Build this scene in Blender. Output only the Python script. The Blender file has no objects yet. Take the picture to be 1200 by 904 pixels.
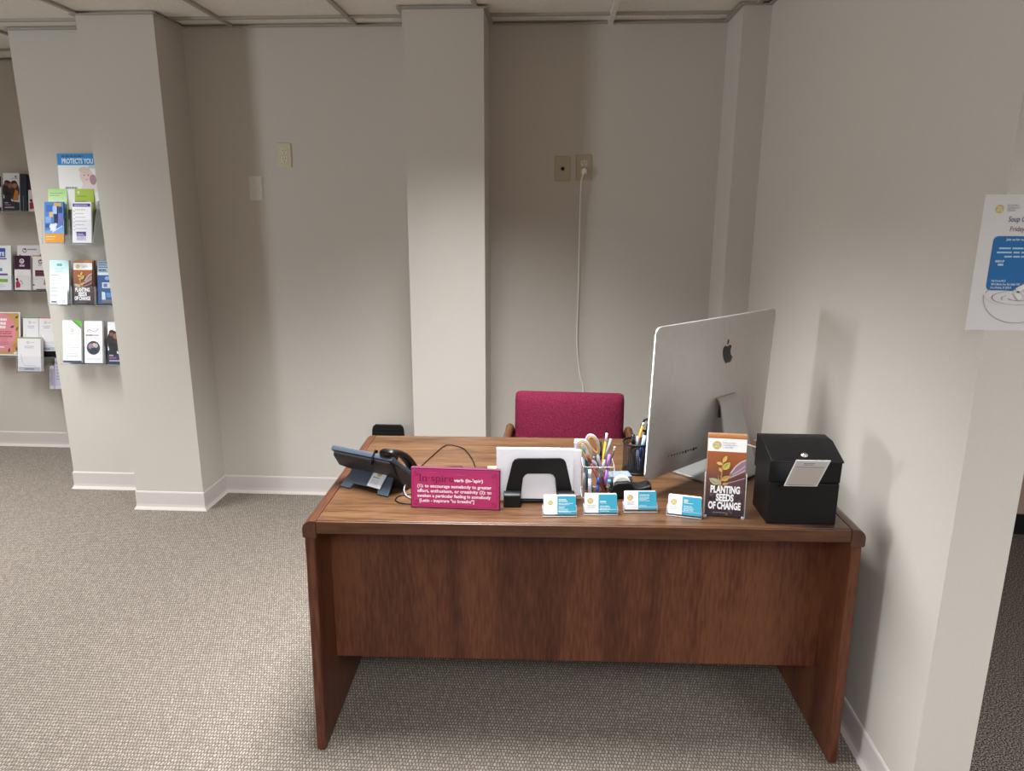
import bpy, bmesh, math, random
from mathutils import Vector, Matrix, Euler
random.seed(7)
R = math.radians
scene = bpy.context.scene
COL = scene.collection

# ---------------------------------------------------------------- materials
def lin(c):
    if isinstance(c, str):
        c = tuple(int(c[i:i+2], 16) / 255 for i in (0, 2, 4))
    return tuple((x / 12.92 if x <= .04045 else ((x + .055) / 1.055) ** 2.4) for x in c[:3])

def newmat(name):
    m = bpy.data.materials.new(name); m.use_nodes = True
    nt = m.node_tree; b = nt.nodes['Principled BSDF']
    return m, nt, b

def N(nt, kind, **kw):
    n = nt.nodes.new(kind)
    for k, v in kw.items(): setattr(n, k, v)
    return n

def simple(name, col, rough=.5, metal=0., spec=.5, bump=0., bscale=200., var=0.):
    """plain coloured surface with a faint procedural variation and optional grain bump"""
    m, nt, b = newmat(name)
    c = lin(col)
    b.inputs['Roughness'].default_value = rough
    b.inputs['Metallic'].default_value = metal
    b.inputs['Specular IOR Level'].default_value = spec
    tc = N(nt, 'ShaderNodeTexCoord')
    no = N(nt, 'ShaderNodeTexNoise'); no.inputs['Scale'].default_value = bscale; no.inputs['Detail'].default_value = 3
    nt.links.new(tc.outputs['Object'], no.inputs['Vector'])
    ra = N(nt, 'ShaderNodeValToRGB')
    v = max(var, .03)
    ra.color_ramp.elements[0].position = .3; ra.color_ramp.elements[1].position = .7
    ra.color_ramp.elements[0].color = tuple(x * (1 - v) for x in c) + (1,)
    ra.color_ramp.elements[1].color = tuple(min(1, x * (1 + v)) for x in c) + (1,)
    nt.links.new(no.outputs['Fac'], ra.inputs['Fac'])
    nt.links.new(ra.outputs['Color'], b.inputs['Base Color'])
    if bump:
        bu = N(nt, 'ShaderNodeBump'); bu.inputs['Strength'].default_value = bump; bu.inputs['Distance'].default_value = .002
        nt.links.new(no.outputs['Fac'], bu.inputs['Height']); nt.links.new(bu.outputs['Normal'], b.inputs['Normal'])
    return m

def wood(name, stops, grain, streak, rough=.35, spec=.5, blotch=3.):
    """grain = mapping scale (small along the grain)"""
    m, nt, b = newmat(name)
    b.inputs['Roughness'].default_value = rough; b.inputs['Specular IOR Level'].default_value = spec
    tc = N(nt, 'ShaderNodeTexCoord')
    mp = N(nt, 'ShaderNodeMapping'); mp.inputs['Scale'].default_value = grain
    nt.links.new(tc.outputs['Object'], mp.inputs['Vector'])
    n1 = N(nt, 'ShaderNodeTexNoise'); n1.inputs['Scale'].default_value = blotch; n1.inputs['Detail'].default_value = 6
    n1.inputs['Distortion'].default_value = .8
    nt.links.new(mp.outputs['Vector'], n1.inputs['Vector'])
    n2 = N(nt, 'ShaderNodeTexNoise'); n2.inputs['Scale'].default_value = streak; n2.inputs['Detail'].default_value = 4
    nt.links.new(mp.outputs['Vector'], n2.inputs['Vector'])
    mi = N(nt, 'ShaderNodeMix'); mi.data_type = 'FLOAT'; mi.inputs[0].default_value = .45
    nt.links.new(n1.outputs['Fac'], mi.inputs[2]); nt.links.new(n2.outputs['Fac'], mi.inputs[3])
    ra = N(nt, 'ShaderNodeValToRGB')
    els = ra.color_ramp.elements
    for i, (p, c) in enumerate(stops):
        e = els[i] if i < 2 else els.new(p)
        e.position = p; e.color = lin(c) + (1,)
    nt.links.new(mi.outputs[0], ra.inputs['Fac'])
    nt.links.new(ra.outputs['Color'], b.inputs['Base Color'])
    bu = N(nt, 'ShaderNodeBump'); bu.inputs['Strength'].default_value = .08; bu.inputs['Distance'].default_value = .001
    nt.links.new(n2.outputs['Fac'], bu.inputs['Height']); nt.links.new(bu.outputs['Normal'], b.inputs['Normal'])
    return m

def carpet(name, light, mid, dark, bw=.0125, rh=.0085, rough=.95):
    """woven loop carpet: staggered pale loops in darker gaps"""
    m, nt, b = newmat(name)
    b.inputs['Roughness'].default_value = rough; b.inputs['Specular IOR Level'].default_value = .1
    tc = N(nt, 'ShaderNodeTexCoord')
    wob = N(nt, 'ShaderNodeTexNoise'); wob.inputs['Scale'].default_value = 60; wob.inputs['Detail'].default_value = 2
    nt.links.new(tc.outputs['Object'], wob.inputs['Vector'])
    vm = N(nt, 'ShaderNodeVectorMath'); vm.operation = 'SCALE'; vm.inputs['Scale'].default_value = .010
    nt.links.new(wob.outputs['Color'], vm.inputs[0])
    va = N(nt, 'ShaderNodeVectorMath'); va.operation = 'ADD'
    nt.links.new(tc.outputs['Object'], va.inputs[0]); nt.links.new(vm.outputs[0], va.inputs[1])
    br = N(nt, 'ShaderNodeTexBrick'); br.offset = .5
    br.inputs['Scale'].default_value = 1.
    br.inputs['Brick Width'].default_value = bw; br.inputs['Row Height'].default_value = rh
    br.inputs['Mortar Size'].default_value = bw * .27; br.inputs['Mortar Smooth'].default_value = .7
    br.inputs['Bias'].default_value = 0.
    br.inputs['Color1'].default_value = lin(light) + (1,); br.inputs['Color2'].default_value = lin(mid) + (1,)
    br.inputs['Mortar'].default_value = lin(dark) + (1,)
    nt.links.new(va.outputs[0], br.inputs['Vector'])
    no = N(nt, 'ShaderNodeTexNoise'); no.inputs['Scale'].default_value = 300; no.inputs['Detail'].default_value = 3
    nt.links.new(tc.outputs['Object'], no.inputs['Vector'])
    mr = N(nt, 'ShaderNodeMapRange'); mr.inputs['To Min'].default_value = .72; mr.inputs['To Max'].default_value = 1.25
    mr.inputs['From Min'].default_value = .3; mr.inputs['From Max'].default_value = .7
    nt.links.new(no.outputs['Fac'], mr.inputs['Value'])
    mx = N(nt, 'ShaderNodeVectorMath'); mx.operation = 'SCALE'
    nt.links.new(br.outputs['Color'], mx.inputs[0]); nt.links.new(mr.outputs[0], mx.inputs['Scale'])
    nt.links.new(mx.outputs[0], b.inputs['Base Color'])
    bu = N(nt, 'ShaderNodeBump'); bu.inputs['Strength'].default_value = .35; bu.inputs['Distance'].default_value = .002; bu.invert = True
    nt.links.new(br.outputs['Fac'], bu.inputs['Height']); nt.links.new(bu.outputs['Normal'], b.inputs['Normal'])
    return m

def speckle_carpet(name, a, bcol, c):
    m, nt, b = newmat(name)
    b.inputs['Roughness'].default_value = .95; b.inputs['Specular IOR Level'].default_value = .1
    tc = N(nt, 'ShaderNodeTexCoord')
    no = N(nt, 'ShaderNodeTexNoise'); no.inputs['Scale'].default_value = 220; no.inputs['Detail'].default_value = 3
    nt.links.new(tc.outputs['Object'], no.inputs['Vector'])
    ra = N(nt, 'ShaderNodeValToRGB')
    ra.color_ramp.elements[0].position = .36; ra.color_ramp.elements[0].color = lin(a) + (1,)
    ra.color_ramp.elements[1].position = .66; ra.color_ramp.elements[1].color = lin(c) + (1,)
    e = ra.color_ramp.elements.new(.5); e.color = lin(bcol) + (1,)
    nt.links.new(no.outputs['Fac'], ra.inputs['Fac']); nt.links.new(ra.outputs['Color'], b.inputs['Base Color'])
    bu = N(nt, 'ShaderNodeBump'); bu.inputs['Strength'].default_value = .6; bu.inputs['Distance'].default_value = .004
    nt.links.new(no.outputs['Fac'], bu.inputs['Height']); nt.links.new(bu.outputs['Normal'], b.inputs['Normal'])
    return m

def acrylic():
    m = bpy.data.materials.new('clear_acrylic'); m.use_nodes = True
    nt = m.node_tree; nt.nodes.remove(nt.nodes['Principled BSDF']); out = nt.nodes['Material Output']
    tr = N(nt, 'ShaderNodeBsdfTransparent'); tr.inputs['Color'].default_value = (.975, .98, .985, 1)
    gl = N(nt, 'ShaderNodeBsdfGlossy'); gl.inputs['Roughness'].default_value = .2; gl.inputs['Color'].default_value = (.95, .95, .97, 1)
    lw = N(nt, 'ShaderNodeLayerWeight'); lw.inputs['Blend'].default_value = .25
    mr = N(nt, 'ShaderNodeMapRange'); mr.inputs['To Min'].default_value = .012; mr.inputs['To Max'].default_value = .14
    nt.links.new(lw.outputs['Fresnel'], mr.inputs['Value'])
    mx = N(nt, 'ShaderNodeMixShader')
    nt.links.new(mr.outputs[0], mx.inputs[0]); nt.links.new(tr.outputs[0], mx.inputs[1]); nt.links.new(gl.outputs[0], mx.inputs[2])
    nt.links.new(mx.outputs[0], out.inputs['Surface'])
    return m

def acrylic_edge():
    m, nt, b = newmat('acrylic_edge')
    b.inputs['Base Color'].default_value = (.62, .64, .66, 1); b.inputs['Roughness'].default_value = .15
    b.inputs['Alpha'].default_value = .55
    return m

def inkmat():
    m, nt, b = newmat('printed_paper')
    at = N(nt, 'ShaderNodeAttribute'); at.attribute_name = 'ink'
    nt.links.new(at.outputs['Color'], b.inputs['Base Color'])
    b.inputs['Roughness'].default_value = .45; b.inputs['Specular IOR Level'].default_value = .3
    return m

def mesh_wire():
    m, nt, b = newmat('wire_mesh')
    b.inputs['Base Color'].default_value = (.012, .012, .013, 1); b.inputs['Roughness'].default_value = .45
    tc = N(nt, 'ShaderNodeTexCoord')
    mp = N(nt, 'ShaderNodeMapping'); mp.inputs['Scale'].default_value = (1, 1, 1)
    nt.links.new(tc.outputs['UV'], mp.inputs['Vector'])
    ck = N(nt, 'ShaderNodeTexBrick'); ck.offset = 0.
    ck.inputs['Scale'].default_value = 1; ck.inputs['Brick Width'].default_value = 1 / 56; ck.inputs['Row Height'].default_value = 1 / 22
    ck.inputs['Mortar Size'].default_value = .0052; ck.inputs['Mortar Smooth'].default_value = 0
    nt.links.new(mp.outputs[0], ck.inputs['Vector'])
    nt.links.new(ck.outputs['Fac'], b.inputs['Alpha'])
    return m

M = dict(
    wall=simple('painted_wall', 'c7c0b7', .6, bump=.05, bscale=350, spec=.3),
    base=simple('vinyl_baseboard', 'cdc3bf', .32, var=.02),
    blackbase=simple('black_baseboard', '141213', .5),
    tan=simple('tan_wall', 'b59a8b', .7),
    tile=simple('acoustic_tile', 'e6e1d8', .95, bump=.9, bscale=260, var=.14, spec=.1),
    tbar=simple('ceiling_tbar', 'a39d92', .5),
    whitebar=simple('white_tbar', 'e6e2da', .45),
    carpet=carpet('woven_carpet', 'a0958a', '867c72', '5e564e', .0095, .0135),
    carpet2=speckle_carpet('speckled_carpet', '241d1a', '6b6058', 'b8ada2'),
    desktop=wood('walnut_top', [(.33, '2c1a0c'), (.45, '4a301b'), (.53, '593d27'), (.7, '664b31')], (.7, 12, 12), 24, rough=.33, blotch=3.2),
    panel=wood('walnut_panel', [(.30, '381a0f'), (.45, '512a1a'), (.56, '633924'), (.75, '70442c')], (4, 4, .5), 30, rough=.4, blotch=2.0, spec=.35),
    band=wood('mahogany_band', [(.3, '381f12'), (.5, '4e2d1c'), (.72, '5b3825')], (9, .8, 9), 20, rough=.33),
    apron=wood('walnut_apron', [(.3, '361d10'), (.5, '52301b'), (.72, '644027')], (.8, 9, 9), 20, rough=.35),
    chairwood=wood('oak_arm', [(.3, '412814'), (.5, '56381f'), (.72, '66462a')], (6, 1, 6), 14, rough=.4),
    maroon=simple('maroon_fabric', '6a1933', .9, bump=1., bscale=300, var=.6, spec=.2),
    black=simple('black_plastic', '0b0b0c', .45, spec=.35, bump=.15, bscale=500),
    satin=simple('black_painted_metal', '0b0a0c', .4, spec=.35, bump=.06, bscale=400),
    blackgloss=simple('gloss_black', '0c0c0d', .2),
    slate=simple('slate_plastic', '39424f', .5),
    charcoal=simple('charcoal_plastic', '221e1d', .5),
    alu=simple('brushed_aluminium', 'c2bdba', .40, metal=.55, bscale=60, var=.01),
    alustand=simple('satin_aluminium', 'a9a9a6', .36, metal=.7, bscale=60, var=.01),
    steel=simple('steel', 'c9c6c2', .22, metal=1.),
    glassblack=simple('screen_glass', '08090a', .08),
    ivory=simple('ivory_plate', 'ccc3a8', .42),
    beige=simple('beige_plate', 'b6aa92', .45),
    whiteplate=simple('white_plate', 'd6d2cb', .42),
    socket=simple('ivory_socket', 'd8d0bb', .4),
    dark=simple('dark_hole', '0a0908', .8),
    whitecord=simple('white_cord', 'e6e3de', .4),
    greycord=simple('grey_cord', '77767a', .45),
    ink=inkmat(), acrylic=acrylic(), edge=acrylic_edge(), wire=mesh_wire(),
    paper=simple('white_paper', 'eceaf0', .75),
    paperedge=simple('paper_edges', 'd9d5d6', .85, var=.12, bscale=900),
    kraft=simple('yellow_note', 'efe08c', .8),
    tan_in=simple('tan_grip', 'bb9252', .5), greygrip=simple('grey_grip', 'a4a4ab', .45),
    p_red=simple('red_pen', '7a3030', .35), p_dred=simple('dark_red_pen', '6a161c', .35), p_yel=simple('yellow_pencil', 'e2a92b', .4),
    p_white=simple('white_pen', 'dedde0', .4), p_grey=simple('grey_pen', '9aa0aa', .35), p_purple=simple('purple_pen', 'a56fb8', .35),
    p_pink=simple('pink_eraser', 'd9a59a', .7), p_blue=simple('blue_pen', '2b4f9c', .35), p_sky=simple('sky_blue_ball', '4fa7d6', .3),
    p_green=simple('green_pen', '2f5a44', .4), p_orange=simple('orange_pencil', 'e8951f', .4), p_lblue=simple('light_blue_pen', '9fbde0', .4),
    p_black=simple('black_pen', '151416', .35), p_brown=simple('brown_pencil', '4a332d', .4),
    tape=simple('white_tape_roll', 'e6e2d6', .5), bluegrey=simple('blue_grey_pad', '93a0af', .6),
)

# ---------------------------------------------------------------- mesh helpers
def finish(name, bm, mat=None, parent=None, loc=(0, 0, 0), rot=(0, 0, 0), smooth=False, bevel=0, seg=2, normals=True):
    if normals: bmesh.ops.recalc_face_normals(bm, faces=bm.faces)
    me = bpy.data.meshes.new(name); bm.to_mesh(me); bm.free()
    o = bpy.data.objects.new(name, me); COL.objects.link(o)
    if mat is not None:
        for m in (mat if isinstance(mat, (list, tuple)) else [mat]): me.materials.append(m)
    o.location = loc; o.rotation_euler = rot
    if parent is not None: o.parent = parent
    if bevel:
        b = o.modifiers.new('bevel', 'BEVEL'); b.width = bevel; b.segments = seg; b.limit_method = 'ANGLE'; b.angle_limit = R(40)
    if smooth or bevel:
        for p in me.polygons: p.use_smooth = True
        if bevel:
            w = o.modifiers.new('wn', 'WEIGHTED_NORMAL'); w.keep_sharp = True
    return o

def box(bm, x0, x1, y0, y1, z0, z1, mi=0, mtx=None):
    v = [bm.verts.new((x, y, z)) for z in (z0, z1) for y in (y0, y1) for x in (x0, x1)]
    fs = [(0, 1, 3, 2), (4, 6, 7, 5), (0, 4, 5, 1), (2, 3, 7, 6), (0, 2, 6, 4), (1, 5, 7, 3)]
    out = [bm.faces.new([v[i] for i in f]) for f in fs]
    for f in out: f.material_index = mi
    if mtx is not None: bmesh.ops.transform(bm, matrix=mtx, verts=v)
    return v

def prism(bm, pts, axis, a, b, mi=0):
    """extrude a 2D outline: axis x -> pts are (y,z); y -> (x,z); z -> (x,y)"""
    def P(p, t):
        return {'x': (t, p[0], p[1]), 'y': (p[0], t, p[1]), 'z': (p[0], p[1], t)}[axis]
    A = [bm.verts.new(P(p, a)) for p in pts]; B = [bm.verts.new(P(p, b)) for p in pts]
    fs = [bm.faces.new(A), bm.faces.new(B[::-1])]
    n = len(pts)
    for i in range(n): fs.append(bm.faces.new((A[i], B[i], B[(i + 1) % n], A[(i + 1) % n])))
    for f in fs: f.material_index = mi
    return fs

def tube(bm, pts, r, seg=10, mi=0, closed=False, caps=True):
    pts = [Vector(p) for p in pts]; n = len(pts); rings = []
    rr = r if isinstance(r, (list, tuple)) else [r] * n
    up = None
    for i, p in enumerate(pts):
        a = pts[(i - 1) % n] if (i > 0 or closed) else p; b = pts[(i + 1) % n] if (i < n - 1 or closed) else p
        t = (b - a); t = t.normalized() if t.length > 1e-9 else Vector((0, 0, 1))
        if up is None:
            up = t.orthogonal().normalized()
        up = (up - t * up.dot(t)); up = up.normalized() if up.length > 1e-6 else t.orthogonal().normalized()
        s = t.cross(up)
        rings.append([bm.verts.new(p + (up * math.cos(k * 2 * math.pi / seg) + s * math.sin(k * 2 * math.pi / seg)) * rr[i]) for k in range(seg)])
    m = n if closed else n - 1
    for i in range(m):
        A = rings[i]; B = rings[(i + 1) % n]
        for k in range(seg):
            f = bm.faces.new((A[k], A[(k + 1) % seg], B[(k + 1) % seg], B[k])); f.material_index = mi; f.smooth = True
    if caps and not closed:
        bm.faces.new(rings[0][::-1]).material_index = mi; bm.faces.new(rings[-1]).material_index = mi

def smooth_path(pts, n=8):
    P = [Vector(p) for p in pts]; out = []
    for i in range(len(P) - 1):
        p0 = P[max(i - 1, 0)]; p1 = P[i]; p2 = P[i + 1]; p3 = P[min(i + 2, len(P) - 1)]
        for k in range(n):
            t = k / n
            out.append(.5 * ((2 * p1) + (p2 - p0) * t + (2 * p0 - 5 * p1 + 4 * p2 - p3) * t * t + (3 * p1 - p0 - 3 * p2 + p3) * t ** 3))
    out.append(P[-1]); return out

def lathe(bm, prof, seg=24, mi=0, mtx=None):
    """prof: list of (r,z)"""
    rings = []; vs = []
    for r, z in prof:
        ring = [bm.verts.new((r * math.cos(k * 2 * math.pi / seg), r * math.sin(k * 2 * math.pi / seg), z)) for k in range(seg)]
        rings.append(ring); vs += ring
    for A, B in zip(rings, rings[1:]):
        for k in range(seg):
            f = bm.faces.new((A[k], A[(k + 1) % seg], B[(k + 1) % seg], B[k])); f.material_index = mi; f.smooth = True
    bm.faces.new(rings[0][::-1]).material_index = mi; bm.faces.new(rings[-1]).material_index = mi
    if mtx is not None: bmesh.ops.transform(bm, matrix=mtx, verts=vs)

def rrect(w, h, r, n=5, cx=0, cy=0):
    pts = []
    for sx, sy, a0 in ((1, 1, 0), (-1, 1, 90), (-1, -1, 180), (1, -1, 270)):
        for k in range(n + 1):
            a = R(a0 + 90 * k / n)
            pts.append((cx + sx * (w / 2 - r) + r * math.cos(a), cy + sy * (h / 2 - r) + r * math.sin(a)))
    return pts

def thing(name, label, cat, loc=(0, 0, 0), rz=0., group=None):
    o = bpy.data.objects.new(name, None); COL.objects.link(o); o.empty_display_size = .05
    o.location = loc; o.rotation_euler = (0, 0, rz)
    return tag(o, label, cat, group)

def tag(o, label, cat, group=None):
    o['label'] = label; o['category'] = cat
    if group: o['group'] = group
    return o

def struct(name, bm, m, bevel=0):
    o = finish(name, bm, m, bevel=bevel); o['kind'] = 'structure'; return o

def part(name, mat, parent, fn, **kw):
    bm = bmesh.new(); fn(bm); return finish(name, bm, mat, parent, **kw)

def part_label(o, label):
    o['label'] = label; return o

# ---------------------------------------------------------------- printed matter
_tc = {}
def text_geo(s, bold):
    key = (s, bold)
    if key in _tc: return _tc[key]
    cu = bpy.data.curves.new('t', 'FONT'); cu.body = s; cu.resolution_u = 3; cu.offset = bold
    ob = bpy.data.objects.new('t', cu); COL.objects.link(ob)
    bpy.context.view_layer.update()
    me = bpy.data.meshes.new_from_object(ob.evaluated_get(bpy.context.evaluated_depsgraph_get()))
    vs = [(v.co.x, v.co.y) for v in me.vertices]; fs = [tuple(p.vertices) for p in me.polygons]
    bpy.data.objects.remove(ob); bpy.data.curves.remove(cu); bpy.data.meshes.remove(me)
    _tc[key] = (vs, fs); return vs, fs
CAP = max(v[1] for v in text_geo('H', 0)[0])

class Art:
    """one printed sheet or block: body plus coloured print layers on its front (-Y) face.  x centred, z up from 0."""
    def __init__(s, w, h, t, body='f1f0ee', r=0):
        s.w, s.h, s.t = w, h, t; s.bm = bmesh.new(); s.cl = s.bm.loops.layers.float_color.new('ink'); s.k = 0
        s.r = r
        pts = rrect(w, h, r, 4, 0, h / 2) if r else [(-w / 2, 0), (w / 2, 0), (w / 2, h), (-w / 2, h)]
        s.col(prism(s.bm, pts, 'y', -t / 2, t / 2), body)
    def col(s, faces, c):
        c = lin(c) + (1,)
        for f in faces:
            for l in f.loops: l[s.cl] = c
    def poly(s, pts, c, layer=True, cols=None):
        if layer: s.k += 1
        y = -s.t / 2 - s.k * 6e-5
        vs = [s.bm.verts.new((p[0], y, p[1])) for p in pts]
        f = s.bm.faces.new(vs); f.normal_update()
        if f.normal.y > 0: f.normal_flip()
        if cols:
            m = {v: lin(k) + (1,) for v, k in zip(vs, cols)}
            for l in f.loops: l[s.cl] = m[l.vert]
        else: s.col([f], c)
        return f
    def rect(s, x0, z0, x1, z1, c, **k): return s.poly([(x0, z0), (x1, z0), (x1, z1), (x0, z1)], c, **k)
    def grad(s, x0, z0, x1, z1, stops):
        """vertical colour blend of the printed picture; stops from bottom to top"""
        s.k += 1
        for (p, c), (q, d) in zip(stops, stops[1:]):
            a = z0 + (z1 - z0) * p; b = z0 + (z1 - z0) * q
            s.poly([(x0, a), (x1, a), (x1, b), (x0, b)], c, layer=False, cols=[c, c, d, d])
    def disc(s, x, z, r, c, n=20, rz=None): s.poly([(x + r * math.cos(2 * math.pi * k / n), z + (rz or r) * math.sin(2 * math.pi * k / n)) for k in range(n)], c)
    def ring(s, x, z, r0, r1, c, a0=0, a1=360, n=24, e=1.):
        s.k += 1
        for k in range(n):
            a = R(a0 + (a1 - a0) * k / n); b = R(a0 + (a1 - a0) * (k + 1) / n)
            s.poly([(x + r0 * math.cos(a), z + e * r0 * math.sin(a)), (x + r1 * math.cos(a), z + e * r1 * math.sin(a)),
                    (x + r1 * math.cos(b), z + e * r1 * math.sin(b)), (x + r0 * math.cos(b), z + e * r0 * math.sin(b))], c, layer=False)
    def line(s, pts, wd, c):
        s.k += 1
        for (a, b), (p, q) in zip(pts, pts[1:]):
            dx, dz = p - a, q - b; L = math.hypot(dx, dz) or 1; nx, nz = -dz / L * wd / 2, dx / L * wd / 2
            s.poly([(a + nx, b + nz), (a - nx, b - nz), (p - nx, q - nz), (p + nx, q + nz)], c, layer=False)
    def leaf(s, x, z, L, wd, ang, c, c2=None):
        a = R(ang); u = (math.cos(a), math.sin(a)); n = (-u[1], u[0])
        prof = [(0, 0), (.25, .8), (.5, 1), (.75, .7), (1, 0), (.75, -.7), (.5, -1), (.25, -.8)]
        s.poly([(x + u[0] * t * L + n[0] * w * wd / 2, z + u[1] * t * L + n[1] * w * wd / 2) for t, w in prof], c)
        if c2: s.poly([(x + u[0] * t * L + n[0] * w * wd / 2, z + u[1] * t * L + n[1] * w * wd / 2) for t, w in [(.15, 0), (.35, .5), (.6, .55), (.85, 0)]], c2)
    def text(s, st, x, z, cap, c, width=None, align='l', bold=0., slant=0.):
        vs, fs = text_geo(st, bold)
        if not vs: return
        s.k += 1
        x0 = min(v[0] for v in vs); x1 = max(v[0] for v in vs); sz = cap / CAP
        sx = width / (x1 - x0) if width else sz
        W = (x1 - x0) * sx
        ox = {'l': x, 'c': x - W / 2, 'r': x - W}[align]
        y = -s.t / 2 - s.k * 6e-5; cc = lin(c) + (1,)
        nv = [s.bm.verts.new((ox + (v[0] - x0) * sx + slant * v[1] * sz, y, z + v[1] * sz)) for v in vs]
        for f in fs:
            try: g = s.bm.faces.new([nv[i] for i in f])
            except ValueError: continue
            g.normal_update()
            if g.normal.y > 0: g.normal_flip()
            for l in g.loops: l[s.cl] = cc
    def greek(s, x, z, w, rows, pitch, c, thick=None, seed=1, align='l'):
        """rows of unreadably small print"""
        rnd = random.Random(seed); s.k += 1
        for i in range(rows):
            ww = w * rnd.uniform(.62, 1); xx = x if align == 'l' else x - ww / 2
            zz = z - i * pitch; xe = xx + ww
            while xx < xe - .001:
                L = min(rnd.uniform(.08, .22) * w, xe - xx); t = thick or pitch * .4
                s.poly([(xx, zz), (xx + L, zz), (xx + L, zz + t), (xx, zz + t)], c, layer=False); xx += L + w * .025
    def badge(s, x, z, r, lines=True):
        s.disc(x, z, r, 'b9a050', 28); s.ring(x, z, r * .84, r * .9, 'e9dfae')
        if r > .004:
            s.text('FULL', x, z + r * .1, r * .5, 'f4ecc8', width=r * 1.15, align='c', bold=.02)
            s.text('CIRCLE', x, z - r * .52, r * .46, 'f4ecc8', width=r * 1.35, align='c', bold=.02)
    def build(s, name, label=None, cat=None, loc=(0, 0, 0), rot=(0, 0, 0), group=None, parent=None):
        o = finish(name, s.bm, M['ink'], parent, loc, rot, normals=False)
        if label: tag(o, label, cat, group)
        return o

# ================================================================ ROOM
ZC = 2.42
YB = 3.71          # back wall
XR = .924          # right wall face
YE = 1.565         # front end of right wall
YF = 4.42          # far wall on the left
XS = -2.715        # where the nearer left wall stretch ends
XL, YFRONT = -7.0, -4.6
XSIDE, YSIDE = 4.5, 3.43

def bx(*a): return lambda bm: box(bm, *a)
def st(name, m, *a, bevel=0):
    bm = bmesh.new()
    for q in (a if isinstance(a[0], tuple) else (a,)): box(bm, *q)
    return struct(name, bm, M[m], bevel)

st('floor', 'carpet', (XL - .2, 1.0, YFRONT, YF + .2, -.05, 0), (1.0, XSIDE + .2, YFRONT, .9, -.05, 0))
st('floor_side_room', 'carpet2', 1.0, XSIDE + .2, .9, YSIDE + .2, -.05, 0)
st('wall_back', 'wall', XS, XR + .134, YB, YF + .2, 0, ZC + .1)
st('wall_far', 'wall', XL, XS, YF, YF + .2, 0, ZC + .1)
st('wall_column_left', 'wall', -2.194, -1.829, 3.451, YB, 0, ZC + .05)
st('wall_column_middle', 'wall', -.683, -.320, 3.419, YB, 0, ZC + .05)
st('wall_column_right', 'wall', .803, XR, 3.42, YB, 0, ZC + .05)
st('wall_right', 'wall', XR, XR + .134, YE, YB, 0, ZC + .1)
st('wall_left', 'wall', XL - .2, XL, YFRONT, YF + .2, 0, ZC + .1)
st('wall_front', 'wall', XL, XSIDE, YFRONT - .2, YFRONT, 0, ZC + .1)
st('wall_side_room', 'tan', XR + .134, XSIDE, YSIDE, YSIDE + .2, 0, ZC + .1)
st('wall_light_block', 'wall', XL, -4.7, 2.1, YF, 0, ZC + .1)  # unseen wall, added to keep the assumed window light off the far wall
st('wall_side_right', 'wall', XSIDE, XSIDE + .2, YFRONT, YSIDE, 0, ZC + .1)
st('baseboard_side_room', 'blackbase', XR + .134, XSIDE, YSIDE - .012, YSIDE, 0, .105)

# ceiling: tiles, grid, edge angle
st('ceiling', 'tile', XL - .2, XSIDE + .2, YFRONT - .2, YF + .2, ZC + .012, ZC + .1)
bm = bmesh.new()
x = .255 - 12 * .61
while x < XSIDE:
    if abs(x - .255) > .01: box(bm, x - .010, x + .010, YFRONT, YF, ZC, ZC + .0118)
    x += .61
y = 3.56 - 13 * .61
while y < YF:
    box(bm, XL, XSIDE, y - .010, y + .010, ZC + .0005, ZC + .0116); y += .61
struct('ceiling_grid', bm, M['tbar'])
st('trim_1', 'whitebar', .243, .266, YFRONT, YB, ZC - .004, ZC + .0117)
bm = bmesh.new()
def angle(x0, y0, x1, y1):
    """wall angle under the tiles, 20 mm wide, on the room side of a run of wall"""
    if abs(y1 - y0) < 1e-6: box(bm, min(x0, x1), max(x0, x1), y0 - .02, y0, ZC - .002, ZC + .002)
    else: box(bm, min(x0, x1) , max(x0, x1), min(y0, y1), max(y0, y1), ZC - .002, ZC + .002)
angle(XS, YB, -2.194, YB); angle(-2.214, 3.451, -1.809, 3.451); angle(-1.829, YB, -.683, YB)
angle(-.703, 3.419, -.300, 3.419); angle(-.32, YB, .803, YB); angle(.783, 3.42, XR, 3.42); angle(XL, YF, XS, YF)
box(bm, -1.829, -1.809, 3.451, YB - .02, ZC - .002, ZC + .002); box(bm, -2.214, -2.194, 3.451, YB - .02, ZC - .002, ZC + .002)
box(bm, -.32, -.30, 3.419, YB - .02, ZC - .002, ZC + .002); box(bm, .783, .803, 3.42, YB - .02, ZC - .002, ZC + .002)
box(bm, -.703, -.683, 3.419, YB - .02, ZC - .002, ZC + .002)
box(bm, XS - .02, XS, YB, YF - .02, ZC - .002, ZC + .002); box(bm, XR - .02, XR, YE, 3.40, ZC - .002, ZC + .002)
struct('trim_2', bm, M['tbar'])

# baseboards: vinyl cove base, profile swept along each run
PROF = [(0, 0), (.016, 0), (.013, .006), (.007, .016), (.005, .03), (.005, .094), (.003, .1), (0, .101)]
def baseboard(name, runs):
    bm = bmesh.new()
    for path in runs:
        n = len(path); rings = []
        for i, p in enumerate(path):
            p = Vector((p[0], p[1], 0)); nrm = []
            for j in (i - 1, i):
                if 0 <= j < n - 1:
                    d = Vector((path[j + 1][0] - path[j][0], path[j + 1][1] - path[j][1], 0)).normalized()
                    nrm.append(Vector((d.y, -d.x, 0)))
            b = sum(nrm, Vector()); b.normalize(); k = 1 / max(.3, b.dot(nrm[0])); b *= k
            rings.append([bm.verts.new(p + b * o + Vector((0, 0, z))) for o, z in PROF])
        for A, B in zip(rings, rings[1:]):
            for k in range(len(PROF) - 1): bm.faces.new((A[k], A[k + 1], B[k + 1], B[k]))
        bm.faces.new(rings[0][::-1]); bm.faces.new(rings[-1])
    return struct(name, bm, M['base'])
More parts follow.
